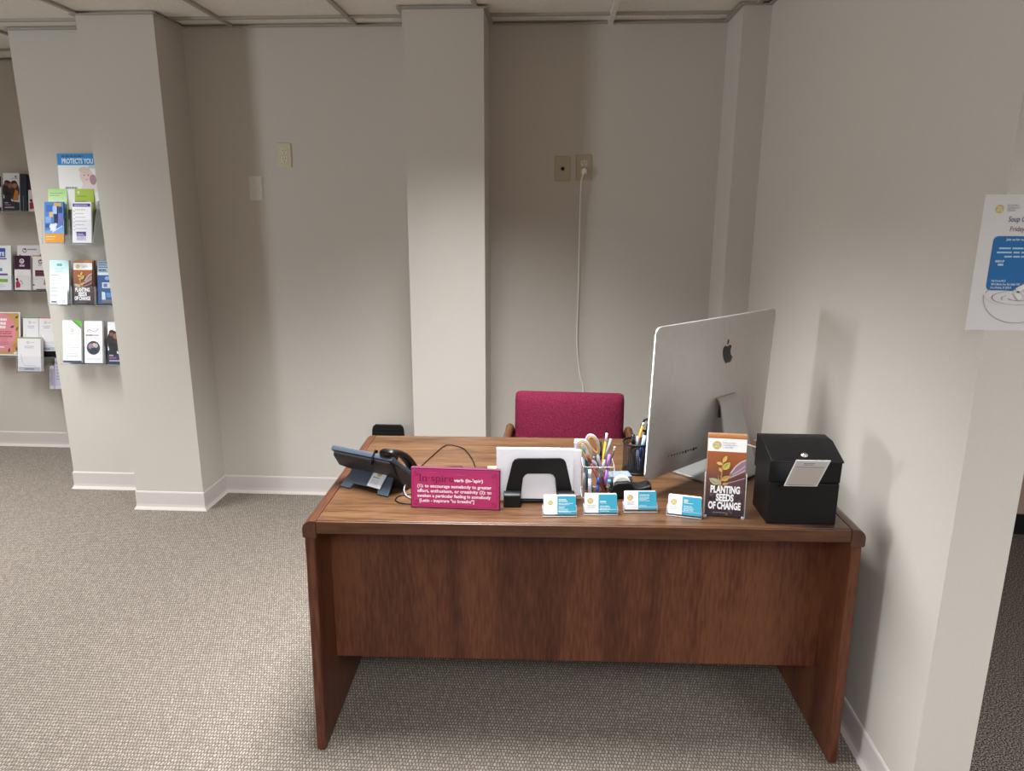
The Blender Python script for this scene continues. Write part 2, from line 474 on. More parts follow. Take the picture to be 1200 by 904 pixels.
baseboard('baseboard_back', [[(XS, YF), (XS, YB), (-2.194, YB), (-2.194, 3.451), (-1.829, 3.451), (-1.829, YB), (-.683, YB), (-.683, 3.419), (-.32, 3.419),
                              (-.32, YB), (.803, YB), (.803, 3.42), (XR, 3.42), (XR, YE + .004)]])
baseboard('baseboard_far', [[(XL, YF), (XS - .016, YF)]])

# ================================================================ DESK
DA = .0251; DX, DY = -.6289, 1.7632; W, D, H = 1.4336, .7616, .737
desk = thing('desk', 'wide walnut brown double pedestal desk with rounded end bands standing on carpet', 'desk', (DX, DY, 0), DA)
TH = .036
part('desktop', M['desktop'], desk, bx(0, W, .004, D, H - TH, H), bevel=.0025)
part_label(part('apron_strip', M['apron'], desk, bx(0, W, -.004, .0035, H - TH - .001, H - .0015), bevel=.002), 'darker wooden front edge of the desk top')
def bullnose(side):
    def f(bm):
        w = .038; hh = .05
        pts = [(0, H - hh), (0, H)]
        for k in range(0, 9):
            a = R(90 - 90 * k / 8); pts.append((w - .026 + .026 * math.cos(a), H - .026 + .026 * math.sin(a)))
        pts += [(w, H - hh + .004), (w - .004, H - hh)]
        if side < 0: pts = [(-.0008 - p[0], p[1]) for p in pts]
        else: pts = [(W + .0008 + p[0], p[1]) for p in pts]
        prism(bm, pts, 'y', -.004, D)
    return f
part_label(part('end_band', M['band'], desk, bullnose(-1), bevel=.0015), 'reddish rounded end band on the left')
part_label(part('end_band', M['band'], desk, bullnose(1), bevel=.0015), 'reddish rounded end band on the right')
def side_panel(sg):
    def f(bm):
        t = .028; zt = H - .051; sp = .008
        xo = -.036 if sg < 0 else W + .036
        for k in range(1): pass
        top = (xo, xo - sg * t); bot = (xo + sg * sp, xo + sg * sp - sg * t)
        pts = [(bot[0], .004), (bot[0] - sg * .006, 0), (bot[1] + sg * .006, 0), (bot[1], .004), (top[1], zt), (top[0], zt)]
        prism(bm, pts, 'y', .004, D - .02)
    return f
part('side_panel', M['panel'], desk, side_panel(-1), bevel=.006, seg=3)
part('side_panel', M['panel'], desk, side_panel(1), bevel=.006, seg=3)
part('modesty_panel', M['panel'], desk, bx(-.012, W + .012, .150, .168, .218, H - TH - .001), bevel=.002)
for x0, x1 in ((.0, .40), (W - .40, W)):
    def ped(bm, x0=x0, x1=x1):
        box(bm, x0, x1, .172, D - .05, .25, H - TH - .001)
    p = part('pedestal', M['panel'], desk, ped, bevel=.003)
    for z0, z1 in ((.26, .45), (.455, .575), (.58, .69)):
        d = part('drawer', M['panel'], p, bx(x0 + .006, x1 - .006, D - .05, D - .032, z0, z1), bevel=.003)

def dsk(u, v, z=H):
    return (DX + math.cos(DA) * u - math.sin(DA) * v, DY + math.sin(DA) * u + math.cos(DA) * v, z)

# ================================================================ ARMCHAIR
ch = thing('armchair', 'maroon fabric armchair with wooden arms tucked behind the desk', 'chair', (.082, 2.97, 0), R(-2))
def cushion(w, h, t, r, dome=.012):
    def f(bm):
        nx, nz = 14, 10
        pts = []
        def prof(u, v):
            e = max(abs(u), abs(v)); return t * .5 * max(0, 1 - e ** 8) ** .5 + dome * (1 - u * u) * (1 - v * v)
        grid = {}
        for sgn in (-1, 1):
            for i in range(nx + 1):
                for j in range(nz + 1):
                    u = -1 + 2 * i / nx; v = -1 + 2 * j / nz
                    uu = math.sin(u * math.pi / 2); vv = math.sin(v * math.pi / 2)
                    x = uu * w / 2; z = vv * h / 2
                    cx, cz = max(0, abs(x) - (w / 2 - r)), max(0, abs(z) - (h / 2 - r))
                    d = math.hypot(cx, cz)
                    if d > r:
                        x = math.copysign(w / 2 - r + cx * r / d, x); z = math.copysign(h / 2 - r + cz * r / d, z)
                    grid[(sgn, i, j)] = bm.verts.new((x, sgn * prof(uu, vv), z))
        for sgn in (-1, 1):
            for i in range(nx):
                for j in range(nz):
                    q = [grid[(sgn, i, j)], grid[(sgn, i + 1, j)], grid[(sgn, i + 1, j + 1)], grid[(sgn, i, j + 1)]]
                    bm.faces.new(q if sgn < 0 else q[::-1])
        bmesh.ops.remove_doubles(bm, verts=bm.verts, dist=1e-5)
    return f
part('backrest', M['maroon'], ch, cushion(.474, .42, .075, .022), loc=(0, .03, .583), rot=(R(-7), 0, 0), smooth=True)
part('seat', M['maroon'], ch, cushion(.50, .50, .085, .04), loc=(0, -.21, .425), rot=(R(90), 0, 0), smooth=True)
for s in (-1, 1):
    def arm(bm, s=s):
        x = s * .258
        pts = smooth_path([(x * .99, .085, .45), (x * .975, .07, .56), (x * .985, .0, .640), (x, -.06, .628), (x, -.25, .62), (x, -.40, .60), (x, -.44, .56)], 6)
        rings = []
        tube(bm, pts, .017, 10)
    part('armrest', M['chairwood'], ch, arm)
    part('leg', M['chairwood'], ch, lambda bm, s=s: tube(bm, [(s * .258, -.44, 0), (s * .258, -.44, .56)], .017, 10))
    part('leg', M['chairwood'], ch, lambda bm, s=s: tube(bm, [(s * .245, .12, 0), (s * .25, .09, .3), (s * .252, .085, .46)], .017, 10))
    part('rail', M['chairwood'], ch, lambda bm, s=s: box(bm, s * .25 - .01, s * .25 + .01, -.44, .09, .34, .385))
part('rail', M['chairwood'], ch, bx(-.25, .25, -.425, -.405, .34, .385))
part('rail', M['chairwood'], ch, bx(-.25, .25, .075, .095, .34, .385))

# ================================================================ SLIM BLACK STOOL BEHIND DESK
sh = thing('folding_stool', 'slim black ridged plastic panel of a folded stool against the back wall behind the desk', 'stool', (-.873, 3.655, 0))
def slab(bm):
    pts = [(-.110, 0), (.110, 0), (.086, .405), (.080, .424), (.068, .433), (-.068, .433), (-.080, .424), (-.086, .405)]
    prism(bm, pts, 'y', -.006, .012)
part('top_panel', M['black'], sh, slab, bevel=.003)
part('ridge', M['satin'], sh, lambda bm: [box(bm, -.072, .072, -.0105, -.0055, .405 - k * .02, .411 - k * .02) for k in range(4)], bevel=.0015)
for sx in (-1, 1):
    part('leg', M['satin'], sh, lambda bm: prism(bm, [(sx * .108, 0), (sx * .090, 0), (sx * .072, .34), (sx * .088, .34)], 'y', .013, .045), bevel=.002)

# ================================================================ DESK PHONE
ph = thing('desk_phone', 'dark grey office desk phone seen from behind on its tilted stand', 'telephone', (-.549, 1.979, H), -.427)
ph.location = (-.553, 1.970, H)
def stand(bm):
    # plate sloping up and away from two feet
    def P(x, s, d): # s: distance up the slope, d: thickness offset
        return (x, s * .72 + d * .69, s * .69 - d * .72 + .004)
    out = [(-.090, 0), (-.052, 0), (-.045, .017), (.045, .017), (.052, 0), (.090, 0), (.084, .045), (.072, .105), (-.072, .105), (-.080, .045)]
    A = [bm.verts.new(P(x, s, 0)) for x, s in out]; B = [bm.verts.new(P(x, s, .006)) for x, s in out]
    bm.faces.new(A); bm.faces.new(B[::-1])
    for i in range(len(out)): bm.faces.new((A[i], B[i], B[(i + 1) % len(out)], A[(i + 1) % len(out)]))
part_label(part('stand', M['slate'], ph, stand, bevel=.002), 'blue grey plastic stand with two feet')
# body: slab tilted towards the chair side
BODY = Matrix.Translation((0, .008, .119)) @ Matrix.Rotation(R(-40), 4, 'X')
def body(bm):
    # local: y runs down-slope away from camera, z normal (up-front face)
    pts = [(-.122, 0), (.105, 0), (.105, .160), (.098, .167), (-.115, .167), (-.122, .160)]
    fs = prism(bm, pts, 'z', -.007, .010)
    bmesh.ops.transform(bm, matrix=BODY, verts=bm.verts)
part('body', M['slate'], ph, body, bevel=.004)
def back(bm):
    prism(bm, [(0.002, -.0075), (.010, -.020), (.05, -.034), (.10, -.026), (.150, -.0075)], 'x', -.112, .1)
    bmesh.ops.transform(bm, matrix=BODY, verts=bm.verts)
part_label(part('rear_shell', M['charcoal'], ph, back, bevel=.004), 'near-black rear shell')
def cradle(bm):
    box(bm, .036, .042, -.003, .01, -.028, .02); box(bm, .056, .104, -.004, .03, .010, .020)
    bmesh.ops.transform(bm, matrix=BODY, verts=bm.verts)
part('cradle', M['blackgloss'], ph, cradle, bevel=.002)
def handset(bm):
    path = [(-.004, -.006), (.018, .006), (.055, .018), (.1, .020), (.145, .010), (.185, -.006)]
    sp = smooth_path([(0, p[0], p[1]) for p in path], 5); n = len(sp)
    rings = []
    for i, p in enumerate(sp):
        t = i / (n - 1); e = abs(2 * t - 1)
        hw = .020 + .004 * e ** 3; th = .010 + .004 * e ** 4
        rings.append([bm.verts.new((.082 + hw * math.cos(a) * (abs(math.cos(a)) ** -.35 if abs(math.cos(a)) > .05 else 1), p.y, p.z + .020 + th * math.sin(a))) for a in [2 * math.pi * k / 12 for k in range(12)]])
    for A, B in zip(rings, rings[1:]):
        for k in range(12): bm.faces.new((A[k], A[(k + 1) % 12], B[(k + 1) % 12], B[k]))
    bm.faces.new(rings[0][::-1]); bm.faces.new(rings[-1])
    lathe(bm, [(.022, .006), (.023, .02), (.018, .034)], 16, mtx=Matrix.Translation((.082, .022, -.006)))
    lathe(bm, [(.022, .006), (.023, .02), (.018, .03)], 16, mtx=Matrix.Translation((.082, .165, -.010)))
    bmesh.ops.transform(bm, matrix=BODY, verts=bm.verts)
part('handset', M['black'], ph, handset, smooth=True)
def sidew(bm): prism(bm, [(.020, .098), (.128, .010), (.128, .0), (.070, .0), (.034, .06)], 'x', .060, .106)
part_label(part('side_wedge', M['charcoal'], ph, sidew, bevel=.003), 'black wedge under the handset side')
def coil(bm):
    base = smooth_path([(.085, .155, .03), (.095, .20, .016), (.125, .255, .012), (.165, .285, .012), (.18, .255, .012), (.155, .215, .012), (.115, .185, .011), (.07, .15, .02)], 10)
    L = [0]
    for a, b in zip(base, base[1:]): L.append(L[-1] + (b - a).length)
    pts = []; n = 460
    for i in range(n):
        d = L[-1] * i / (n - 1); j = max(k for k in range(len(L)) if L[k] <= d + 1e-9); j = min(j, len(base) - 2)
        t = (d - L[j]) / (L[j + 1] - L[j]); p = base[j].lerp(base[j + 1], t); dr = (base[j + 1] - base[j]).normalized()
        u = Vector((0, 0, 1)); s = dr.cross(u).normalized(); a = d / .0052 * 2 * math.pi
        pts.append(p + (u * math.cos(a) + s * math.sin(a)) * .0065)
    tube(bm, pts, .0019, 5)
part('coiled_cord', M['black'], ph, coil)
st_ = Art(.050, .066, .0008, 'c9c9ce', 0)
st_.disc(0, .046, .0095, 'a88d40'); st_.ring(0, .046, .0070, .0078, 'e0d49c'); st_.greek(-.018, .030, .036, 1, .006, '5a5f6a', .003); st_.greek(-.018, .021, .036, 3, .005, 'a3a6ae')
so = st_.build('sticker', parent=ph)
part_label(so, 'white printed label stuck on the stand')
so.matrix_local = Matrix.Translation((.03, .0105, .0175)) @ Matrix.Rotation(R(-46.2), 4, 'X') @ Matrix.Rotation(R(3), 4, 'Y')

# cables on the desk
def cable(name, label, pts, r, mat, n=8):
    bm = bmesh.new(); tube(bm, smooth_path(pts, n), r, 8)
    return tag(finish(name, bm, M[mat], smooth=True), label, 'cable')
z = H + .0025
cable('cable', 'thin black cable running across the desk top behind the pink sign', [(-.43, 2.03, z + .012), (-.42, 2.19, z), (-.40, 2.30, z), (-.371, 2.416, z), (-.33, 2.41, z), (-.296, 2.374, z), (-.255, 2.26, z), (-.24, 2.16, z), (-.27, 2.05, z), (-.30, 2.0, z)], .0018, 'black')
cable('cable', 'grey looped cable between the phone and the pink sign', [(-.428, 2.02, H + .03), (-.43, 1.995, H + .022), (-.428, 1.965, H + .008), (-.41, 1.935, H + .003), (-.375, 1.915, H + .003), (-.34, 1.905, H + .003), (-.30, 1.91, H + .003)], .0026, 'greycord')
cable('cable', 'thin black cable loop lying on the desk at the left end of the pink sign', [(-.36, 1.955, z), (-.40, 1.962, z), (-.436, 1.945, z), (-.444, 1.915, z), (-.425, 1.893, z), (-.395, 1.888, z), (-.345, 1.893, z)], .0018, 'black')

# ================================================================ PINK SIGN
sg = Art(.252, .116, .019, '5c223e')
w, h = .252, .116
sg.rect(-w / 2 + .002, .002, w / 2 - .002, h - .002, 'b23466')
rnd = random.Random(3)
for k in range(26):
    xx = rnd.uniform(-w / 2 + .01, w / 2 - .03); zz = rnd.uniform(.006, h - .008)
    sg.rect(xx, zz, xx + rnd.uniform(.008, .03), zz + rnd.uniform(.0006, .0018), rnd.choice(['bc4676', 'a62a5a', 'c0507e', 'aa2f60']))
for a, b in (((-w / 2, 0), (w / 2, .0022)), ((-w / 2, h - .0016), (w / 2, h))): sg.rect(a[0], a[1], b[0], b[1], '4f1431')
for a, b in (((-w / 2, 0), (-w / 2 + .0012, h)), ((w / 2 - .0018, 0), (w / 2, h))): sg.rect(a[0], a[1], b[0], b[1], '4f1431')
i_ = .0075
for q in ([(-w/2+.02, h-i_), (w/2-.02, h-i_)], [(-w/2+.02, i_), (w/2-.02, i_)], [(-w/2+i_, .02), (-w/2+i_, h-.02)], [(w/2-i_, .02), (w/2-i_, h-.02)]): sg.line(q, .0009, '8f2456')
for sx in (-1, 1):
    for sz in (0, 1):
        cx, cz = sx * (w / 2 - .015), (h - .015) if sz else .015
        sg.ring(cx, cz, .0048, .0062, '8f2456', n=14); sg.ring(cx - sx * .004, cz + (-.004 if sz else .004), .0022, .0036, '8f2456', n=10)
        sg.leaf(cx, cz, .009, .004, (135 if sz else 225) if sx < 0 else (45 if sz else -45), '8f2456')
# title with added slab serifs
TX, TZ, TC = -.1, .0795, .0195
sg.text('In\u00b7spire', TX, TZ, TC, '6a1742', width=.096, bold=-.004)
def serif(x0, z, wd=.007): sg.rect(x0 - wd / 2, z, x0 + wd / 2, z + .0011, '6a1742')
for f, z in ((.012, TZ), (.012, TZ + TC - .001), (.105, TZ), (.195, TZ), (.455, TZ - .0066), (.632, TZ), (.70, TZ)): serif(TX + .096 * f, z)
sg.text("verb (in-\u02c8spir)", -.003, .0800, .0085, 'f3dfe8', width=.082, bold=.03)
for k, (t, ww) in enumerate((('(1): to encourage somebody to greater', .210), ('effort, enthusiasm, or creativity (2): to', .210), ('awaken a particular feeling in somebody', .208), ('[Latin - inspirare "to breathe"]', .155))):
    sg.text(t, -.107 if k < 3 else -.101, .0615 - k * .0142, .0088, 'f3dfe8', width=ww, bold=.025)
sg.build('block_sign', 'pink wooden block sign with a printed definition standing on the desk', 'sign', (-.262, 1.874, H), (R(-4), 0, R(-1.5)))

# ================================================================ LETTER SORTER + PAPER
ls = thing('letter_sorter', 'black plastic letter sorter holding upright white paper on the desk', 'sorter', (-.028, 1.915, H), R(4))
def arch(bm, y0, y1):
    o = [(-.098, .0), (-.094, .046), (-.076, .125), (-.070, .134), (-.060, .138), (.060, .138), (.070, .134), (.076, .125), (.094, .046), (.098, 0),
         (.052, 0), (.051, .03), (.046, .078), (.040, .088), (.032, .092), (-.032, .092), (-.040, .088), (-.046, .078), (-.051, .03), (-.052, 0)]
    A = [bm.verts.new((p[0], y0, p[1])) for p in o]; B = [bm.verts.new((p[0], y1, p[1])) for p in o]
    n = len(o)
    for i in range(9):
        j = n - 1 - i
        if i < 9:
            bm.faces.new((A[i], A[i + 1], A[j - 1], A[j])); bm.faces.new((B[i + 1], B[i], B[j], B[j - 1]))
    for i in range(n): bm.faces.new((A[i], B[i], B[(i + 1) % n], A[(i + 1) % n]))
part('front_arch', M['black'], ls, lambda bm: arch(bm, .0, .006), bevel=.0015)
part('rear_arch', M['black'], ls, lambda bm: arch(bm, .066, .072), bevel=.0015)
for s in (-1, 1):
    part('base_rail', M['black'], ls, lambda bm, s=s: box(bm, min(s * .052, s * .1), max(s * .052, s * .1), -.022, .09, .0, .012), bevel=.002)
    part('foot', M['black'], ls, lambda bm, s=s: prism(bm, [(-.024, 0), (-.024, .034), (-.018, .040), (-.0005, .042), (-.0005, 0)], 'x', min(s * .053, s * .101), max(s * .053, s * .101)), bevel=.002)
part('cross_bar', M['black'], ls, bx(-.052, .052, .0065, .0655, .0, .010), bevel=.002)
# the paper stack rests on the rails
def stack(name, label, n, w, h, loc, rz, sp=.0016, jx=.0012):
    t = thing(name, label, 'paper', loc, rz)
    def f(bm):
        r2 = random.Random(n)
        for k in range(n):
            a = r2.uniform(-jx, jx); b = r2.uniform(0, jx)
            box(bm, -w / 2 + a, w / 2 + a, k * sp, k * sp + sp * .8, b, h + b)
    p = part('sheets', M['paper'], t, f)
    return t
stack('paper_stack', 'white half-size sheets standing upright in the black letter sorter', 9, .218, .150, (-.04, 1.9235, H + .0125), R(2))
stack('envelope_stack', 'slightly offset pale envelopes behind the white sheets in the letter sorter', 8, .196, .138, (-.008, 1.945, H + .0125), R(2), .0022, .003)
bm = bmesh.new(); box(bm, -.016, .016, -.013, .013, 0, .004)
tag(finish('sticky_note_pad', bm, M['kraft'], None, (-.168, 2.03, H + .0), (0, 0, R(5)), bevel=.0006), 'small yellow note pad peeking over the top right of the pink sign', 'note pad')
bpy.data.objects['sticky_note_pad'].location = (-.184, 2.195, H)

# ================================================================ CLEAR PEN CUP + CONTENTS
CX, CY = .143, 2.008
cup = thing('pen_cup', 'clear square plastic pen cup full of pens beside the letter sorter', 'pen cup', (CX, CY, H), R(1))
def cupwall(bm):
    o = rrect(.094, .09, .012, 5); i = rrect(.088, .084, .009, 5); n = len(o)
    for pts, sgn in ((o, 1), (i, -1)):
        A = [bm.verts.new((p[0], p[1], .003 if sgn < 0 else 0)) for p in pts]; B = [bm.verts.new((p[0], p[1], .098)) for p in pts]
        for k in range(n): bm.faces.new((A[k], A[(k + 1) % n], B[(k + 1) % n], B[k]))
        bm.faces.new(A)
part('wall', M['acrylic'], cup, cupwall, normals=False)
def cuprim(bm):
    tube(bm, [(p[0], p[1], .098) for p in rrect(.091, .087, .0105, 5)], .0014, 6, closed=True)
    tube(bm, [(p[0], p[1], .002) for p in rrect(.092, .088, .0105, 5)], .0016, 6, closed=True)
    for sx in (-1, 1): tube(bm, [(sx * .045, -.043, .002), (sx * .045, -.043, .098)], .0011, 6)
part_label(part('rim', M['edge'], cup, cuprim), 'translucent rim and edges')

def pen(name, label, cat, p0, p1, r, segs, group=None):
    """p0 bottom tip, p1 top end; segs: (part, mat, t0, t1, r0scale, r1scale)"""
    p0, p1 = Vector(p0), Vector(p1); L = (p1 - p0).length
    t = thing(name, label, cat, p0, 0, group)
    q = Vector((0, 0, 1)).rotation_difference((p1 - p0).normalized()); t.rotation_mode = 'QUATERNION'; t.rotation_quaternion = q
    for pn, m, a, b, ra, rb in segs:
        part(pn, M[m], t, lambda bm: lathe(bm, [(max(r * ra, 2e-4), a * L), (r * (ra * .5 + rb * .5) if abs(ra - rb) > .01 else r * ra, (a + b) / 2 * L), (max(r * rb, 2e-4), b * L)], 10), smooth=True)
    return t
def ballpen(m, m2='p_black'): return [('tip', m2, 0, .08, .25, .9), ('barrel', m, .08, .62, 1, 1), ('cap', m2 if m2 != 'p_black' else m, .62, 1, 1.12, 1)]
def pencil(m): return [('tip', 'tan_in', 0, .07, .15, 1), ('barrel', m, .07, .9, 1, 1), ('ferrule', 'steel', .9, .945, 1.05, 1.05), ('eraser', 'p_pink', .945, 1, 1, .95)]
zb = H + .006
G = 'pens in the clear cup'
pen('marker', 'red-brown marker leaning across the front of the clear cup', 'marker', (.168, 1.978, zb), (.110, 1.990, H + .126), .0042, [('barrel', 'p_red', 0, .8, 1, 1), ('cap', 'p_red', .8, 1, 1.1, 1.1)])
pen('pen', 'dark red pen slanting beside the scissors in the clear cup', 'pen', (.172, 1.993, zb), (.131, 2.01, H + .140), .004, ballpen('p_dred'))
pen('pencil', 'yellow pencil with a white end rising highest in the clear cup', 'pencil', (.150, 2.022, zb), (.168, 2.022, H + .183), .0034, [('tip', 'tan_in', 0, .06, .15, 1), ('barrel', 'p_yel', .06, .86, 1, 1), ('end_cap', 'p_white', .86, 1, 1.1, 1)])
pen('pen', 'pale grey pen right of the yellow pencil in the clear cup', 'pen', (.140, 2.005, zb), (.180, 2.020, H + .167), .004, ballpen('p_grey', 'p_grey'))
pen('pen', 'purple pen at the right side of the clear cup', 'pen', (.163, 2.0, zb), (.1755, 1.99, H + .128), .0046, ballpen('p_purple', 'p_purple'))
pen('pencil', 'dark pencil with a pink eraser leaning right in the clear cup', 'pencil', (.155, 2.03, zb), (.192, 2.01, H + .146), .0036, pencil('p_brown'))
pen('pen', 'black pen behind the scissors handles in the clear cup', 'pen', (.160, 2.035, zb), (.150, 2.035, H + .152), .0042, ballpen('p_black', 'p_black'))
pen('pen', 'dark green pen under the left scissors handle in the clear cup', 'pen', (.130, 1.985, zb), (.100, 2.000, H + .140), .0038, ballpen('p_green', 'p_green'))
pen('marker', 'white printed marker upright at the left front of the clear cup', 'marker', (.121, 1.975, zb), (.119, 1.977, H + .085), .0055, [('barrel', 'p_white', 0, .68, 1, 1), ('band', 'p_grey', .68, .74, 1.02, 1.02), ('cap', 'p_white', .74, 1, 1.05, .9)])
pen('pen', 'grey translucent pen nearest the left wall of the clear cup', 'pen', (.106, 2.002, zb), (.105, 2.0, H + .108), .0042, ballpen('p_grey', 'p_grey'))
pen('pen', 'slate coloured pen second from the left wall of the clear cup', 'pen', (.113, 2.018, zb), (.114, 2.02, H + .115), .0042, [('barrel', 'slate', 0, .7, 1, 1), ('cap', 'p_grey', .7, 1, 1.1, 1)])
pen('pen', 'short blue pen low in the middle of the clear cup', 'pen', (.140, 1.973, zb), (.145, 1.98, H + .06), .004, ballpen('p_blue', 'p_blue'))
pen('ball_pin', 'sky blue ball-headed pin at the right front of the clear cup', 'pin', (.176, 1.975, zb), (.1765, 1.9755, H + .05), .0012, [('stem', 'steel', 0, .9, 1, 1)])
part('head', M['p_sky'], bpy.data.objects['ball_pin'], lambda bm: bmesh.ops.create_icosphere(bm, subdivisions=2, radius=.0062), loc=(0, 0, .045), smooth=True)

# scissors: two looped grips, blades down into the cup
sc = thing('scissors', 'scissors with grey and tan loop handles sticking out of the clear cup', 'scissors', (.150, 1.998, H + .088), R(3))
def loop_pts(cx, cz, a, b, ang, n=26):
    A = R(ang); out = []
    for k in range(n):
        t = 2 * math.pi * k / n; u, v = a * math.cos(t), b * math.sin(t) * (1 - .22 * math.cos(t))
        out.append((cx + u * math.cos(A) - v * math.sin(A), 0, cz + u * math.sin(A) + v * math.cos(A)))
    return out
for k, (cx, cz, a, b, ang, yy) in enumerate(((-.046, .052, .033, .0155, -62, -.004), (-.022, .066, .031, .0145, -66, .004))):
    g = part('grip', M['greygrip'], sc, lambda bm: tube(bm, [(p[0], yy, p[2]) for p in loop_pts(cx, cz, a, b, ang)], .0044, 10, closed=True), smooth=True)
    part_label(part('grip_lining', M['tan_in'], g, lambda bm: tube(bm, [(p[0], yy - .0022, p[2]) for p in loop_pts(cx + .0012, cz, a - .0040, b - .0040, ang)], .0038, 10, closed=True), smooth=True), 'tan inner lining of the grip')
    A = R(ang); ex, ez = cx + a * math.cos(A), cz + a * math.sin(A)
    part('shank', M['greygrip'], sc, lambda bm: tube(bm, [(ex, yy, ez), ((ex + .0) * .5 + .0, yy * .6, ez * .45), (.006 * (1 if k else -1), 0, -.012)], [.006, .0055, .004], 8), smooth=True)
    part('blade', M['steel'], sc, lambda bm: prism(bm, [(-.006 + .004 * k, .0), (.005 + .004 * k, .0), (.018 + .004 * k, -.078), (.014 + .004 * k, -.080)], 'y', -.0015 + .003 * k - .0014, -.0015 + .003 * k), bevel=.0003)
part('pivot', M['steel'], sc, lambda bm: lathe(bm, [(.0035, -.004), (.0035, .004)], 12, mtx=Matrix.Rotation(R(90), 4, 'X') @ Matrix.Translation((0, -.006, 0))))

# ================================================================ MESH CUP + CONTENTS
mc = thing('mesh_pencil_cup', 'round black wire mesh pencil cup beside the computer monitor', 'pencil cup', (.283, 2.205, H))
def mcup(bm):
    uv = bm.loops.layers.uv.new('UVMap'); n = 36; r = .046; hh = .1
    A = [bm.verts.new((r * math.cos(2 * math.pi * k / n), r * math.sin(2 * math.pi * k / n), .002)) for k in range(n)]
    B = [bm.verts.new((v.co.x, v.co.y, hh)) for v in A]
    for k in range(n):
        f = bm.faces.new((A[k], A[(k + 1) % n], B[(k + 1) % n], B[k]))
        for l, c in zip(f.loops, ((k / n, 0), ((k + 1) / n, 0), ((k + 1) / n, 1), (k / n, 1))): l[uv].uv = c
part('mesh_wall', M['wire'], mc, mcup, smooth=True)
part('rim', M['black'], mc, lambda bm: tube(bm, [(.046 * math.cos(2 * math.pi * k / 36), .046 * math.sin(2 * math.pi * k / 36), .1) for k in range(36)], .0028, 8, closed=True))
part('base', M['black'], mc, lambda bm: lathe(bm, [(.046, 0), (.0475, .002), (.0475, .006), (.045, .008)], 36))
zb = H + .012; mx, my = .283, 2.205
pen('marker', 'black marker standing at the left of the mesh cup', 'marker', (mx - .010, my - .02, zb), (mx - .018, my - .012, H + .128), .006, ballpen('p_black', 'p_black'))
pen('pen', 'grey pen standing in the mesh cup right of the black marker', 'pen', (mx + .0, my - .02, zb), (mx - .004, my - .015, H + .122), .0045, ballpen('p_grey', 'p_black'))
pen('pencil', 'orange pencil leaning out of the mesh cup beside the monitor', 'pencil', (mx - .02, my + .005, zb), (mx + .016, my + .0, H + .165), .0042, [('tip', 'tan_in', 0, .06, .2, 1), ('barrel', 'p_orange', .06, .93, 1, 1), ('end_cap', 'p_white', .93, 1, 1.02, .9)])
pen('pen', 'light blue and white pen in the mesh cup next to the monitor', 'pen', (mx + .002, my - .03, zb), (mx + .018, my - .024, H + .128), .0065, ballpen('p_lblue', 'p_lblue'))
pen('pen', 'red pen low in the mesh cup seen through the wire', 'pen', (mx - .026, my + .0, zb), (mx - .022, my - .012, H + .098), .005, ballpen('p_red', 'p_red'))
pen('pen', 'dark blue pen in the mesh cup seen through the wire', 'pen', (mx + .012, my - .028, zb), (mx + .006, my - .034, H + .090), .005, ballpen('p_blue', 'p_blue'))
b2 = thing('scissors', 'black handled scissors at the back of the mesh cup behind the orange pencil', 'scissors', (mx + .026, my + .004, H + .11), 0)
for k, dx in enumerate((-.004, .014)):
    part('grip', M['black'], b2, lambda bm: tube(bm, [(dx + p[0], .003 * k, p[2]) for p in loop_pts(0, .045 - .004 * k, .02, .011, 80)], .0035, 8, closed=True), smooth=True)
    part('blade', M['steel'], b2, lambda bm: prism(bm, [(dx * .4 - .004, .024), (dx * .4 + .004, .024), (-.012 + .004 * k, -.09), (-.015 + .004 * k, -.09)], 'y', .003 * k, .003 * k + .0014))

# ================================================================ TAPE DISPENSER, PAD, CARD BOX
td = thing('tape_dispenser', 'black tape dispenser with a white roll between the pen cup and monitor', 'tape dispenser', (.236, 1.992, H), R(4))
def tbody(bm):
    pts = [(-.058, 0), (.062, 0), (.062, .040), (.056, .041), (.030, .034), (.012, .036), (.004, .048), (-.006, .052), (-.040, .050), (-.052, .040), (-.058, .022)]
    prism(bm, pts, 'y', -.026, .026)
part('body', M['black'], td, tbody, bevel=.004)
part('tape_roll', M['tape'], td, lambda bm: lathe(bm, [(.026, -.01), (.026, .01)], 28, mtx=Matrix.Translation((-.022, 0, .038)) @ Matrix.Rotation(R(90), 4, 'X')), bevel=.001)
part('cutter', M['steel'], td, lambda bm: prism(bm, [(.060, .0405), (.0645, .0395), (.0645, .0375), (.060, .0385)], 'y', -.012, .012))
pd = Art(.07, .05, .012, '6f7b88', .003)
pd.rect(-.03, .006, .03, .044, '7b8895'); pd.greek(-.024, .036, .046, 4, .008, '5f6c7b')
pd.build('note_pad', 'blue grey pad lying on the desk between the clear cup and mesh cup', 'note pad', (.224, 2.115, H + .0075), (R(-90), 0, R(8)))
cb = Art(.052, .075, .05, 'b9b7ba', .002)
cb.rect(-.024, .056, .0, .072, 'd4d2d6'); cb.greek(-.02, .045, .04, 5, .008, 'b7a6ac', seed=5); cb.rect(-.025, .018, .025, .030, 'cfc8cd'); cb.rect(-.026, 0, .026, .005, '2a2728'); cb.greek(-.018, .062, .036, 2, .006, '8e8f9c', seed=9)
cb.build('paper_box', 'small white printed box standing behind the scissors in the clear cup', 'box', (.108, 2.275, H), (0, 0, R(-3)))

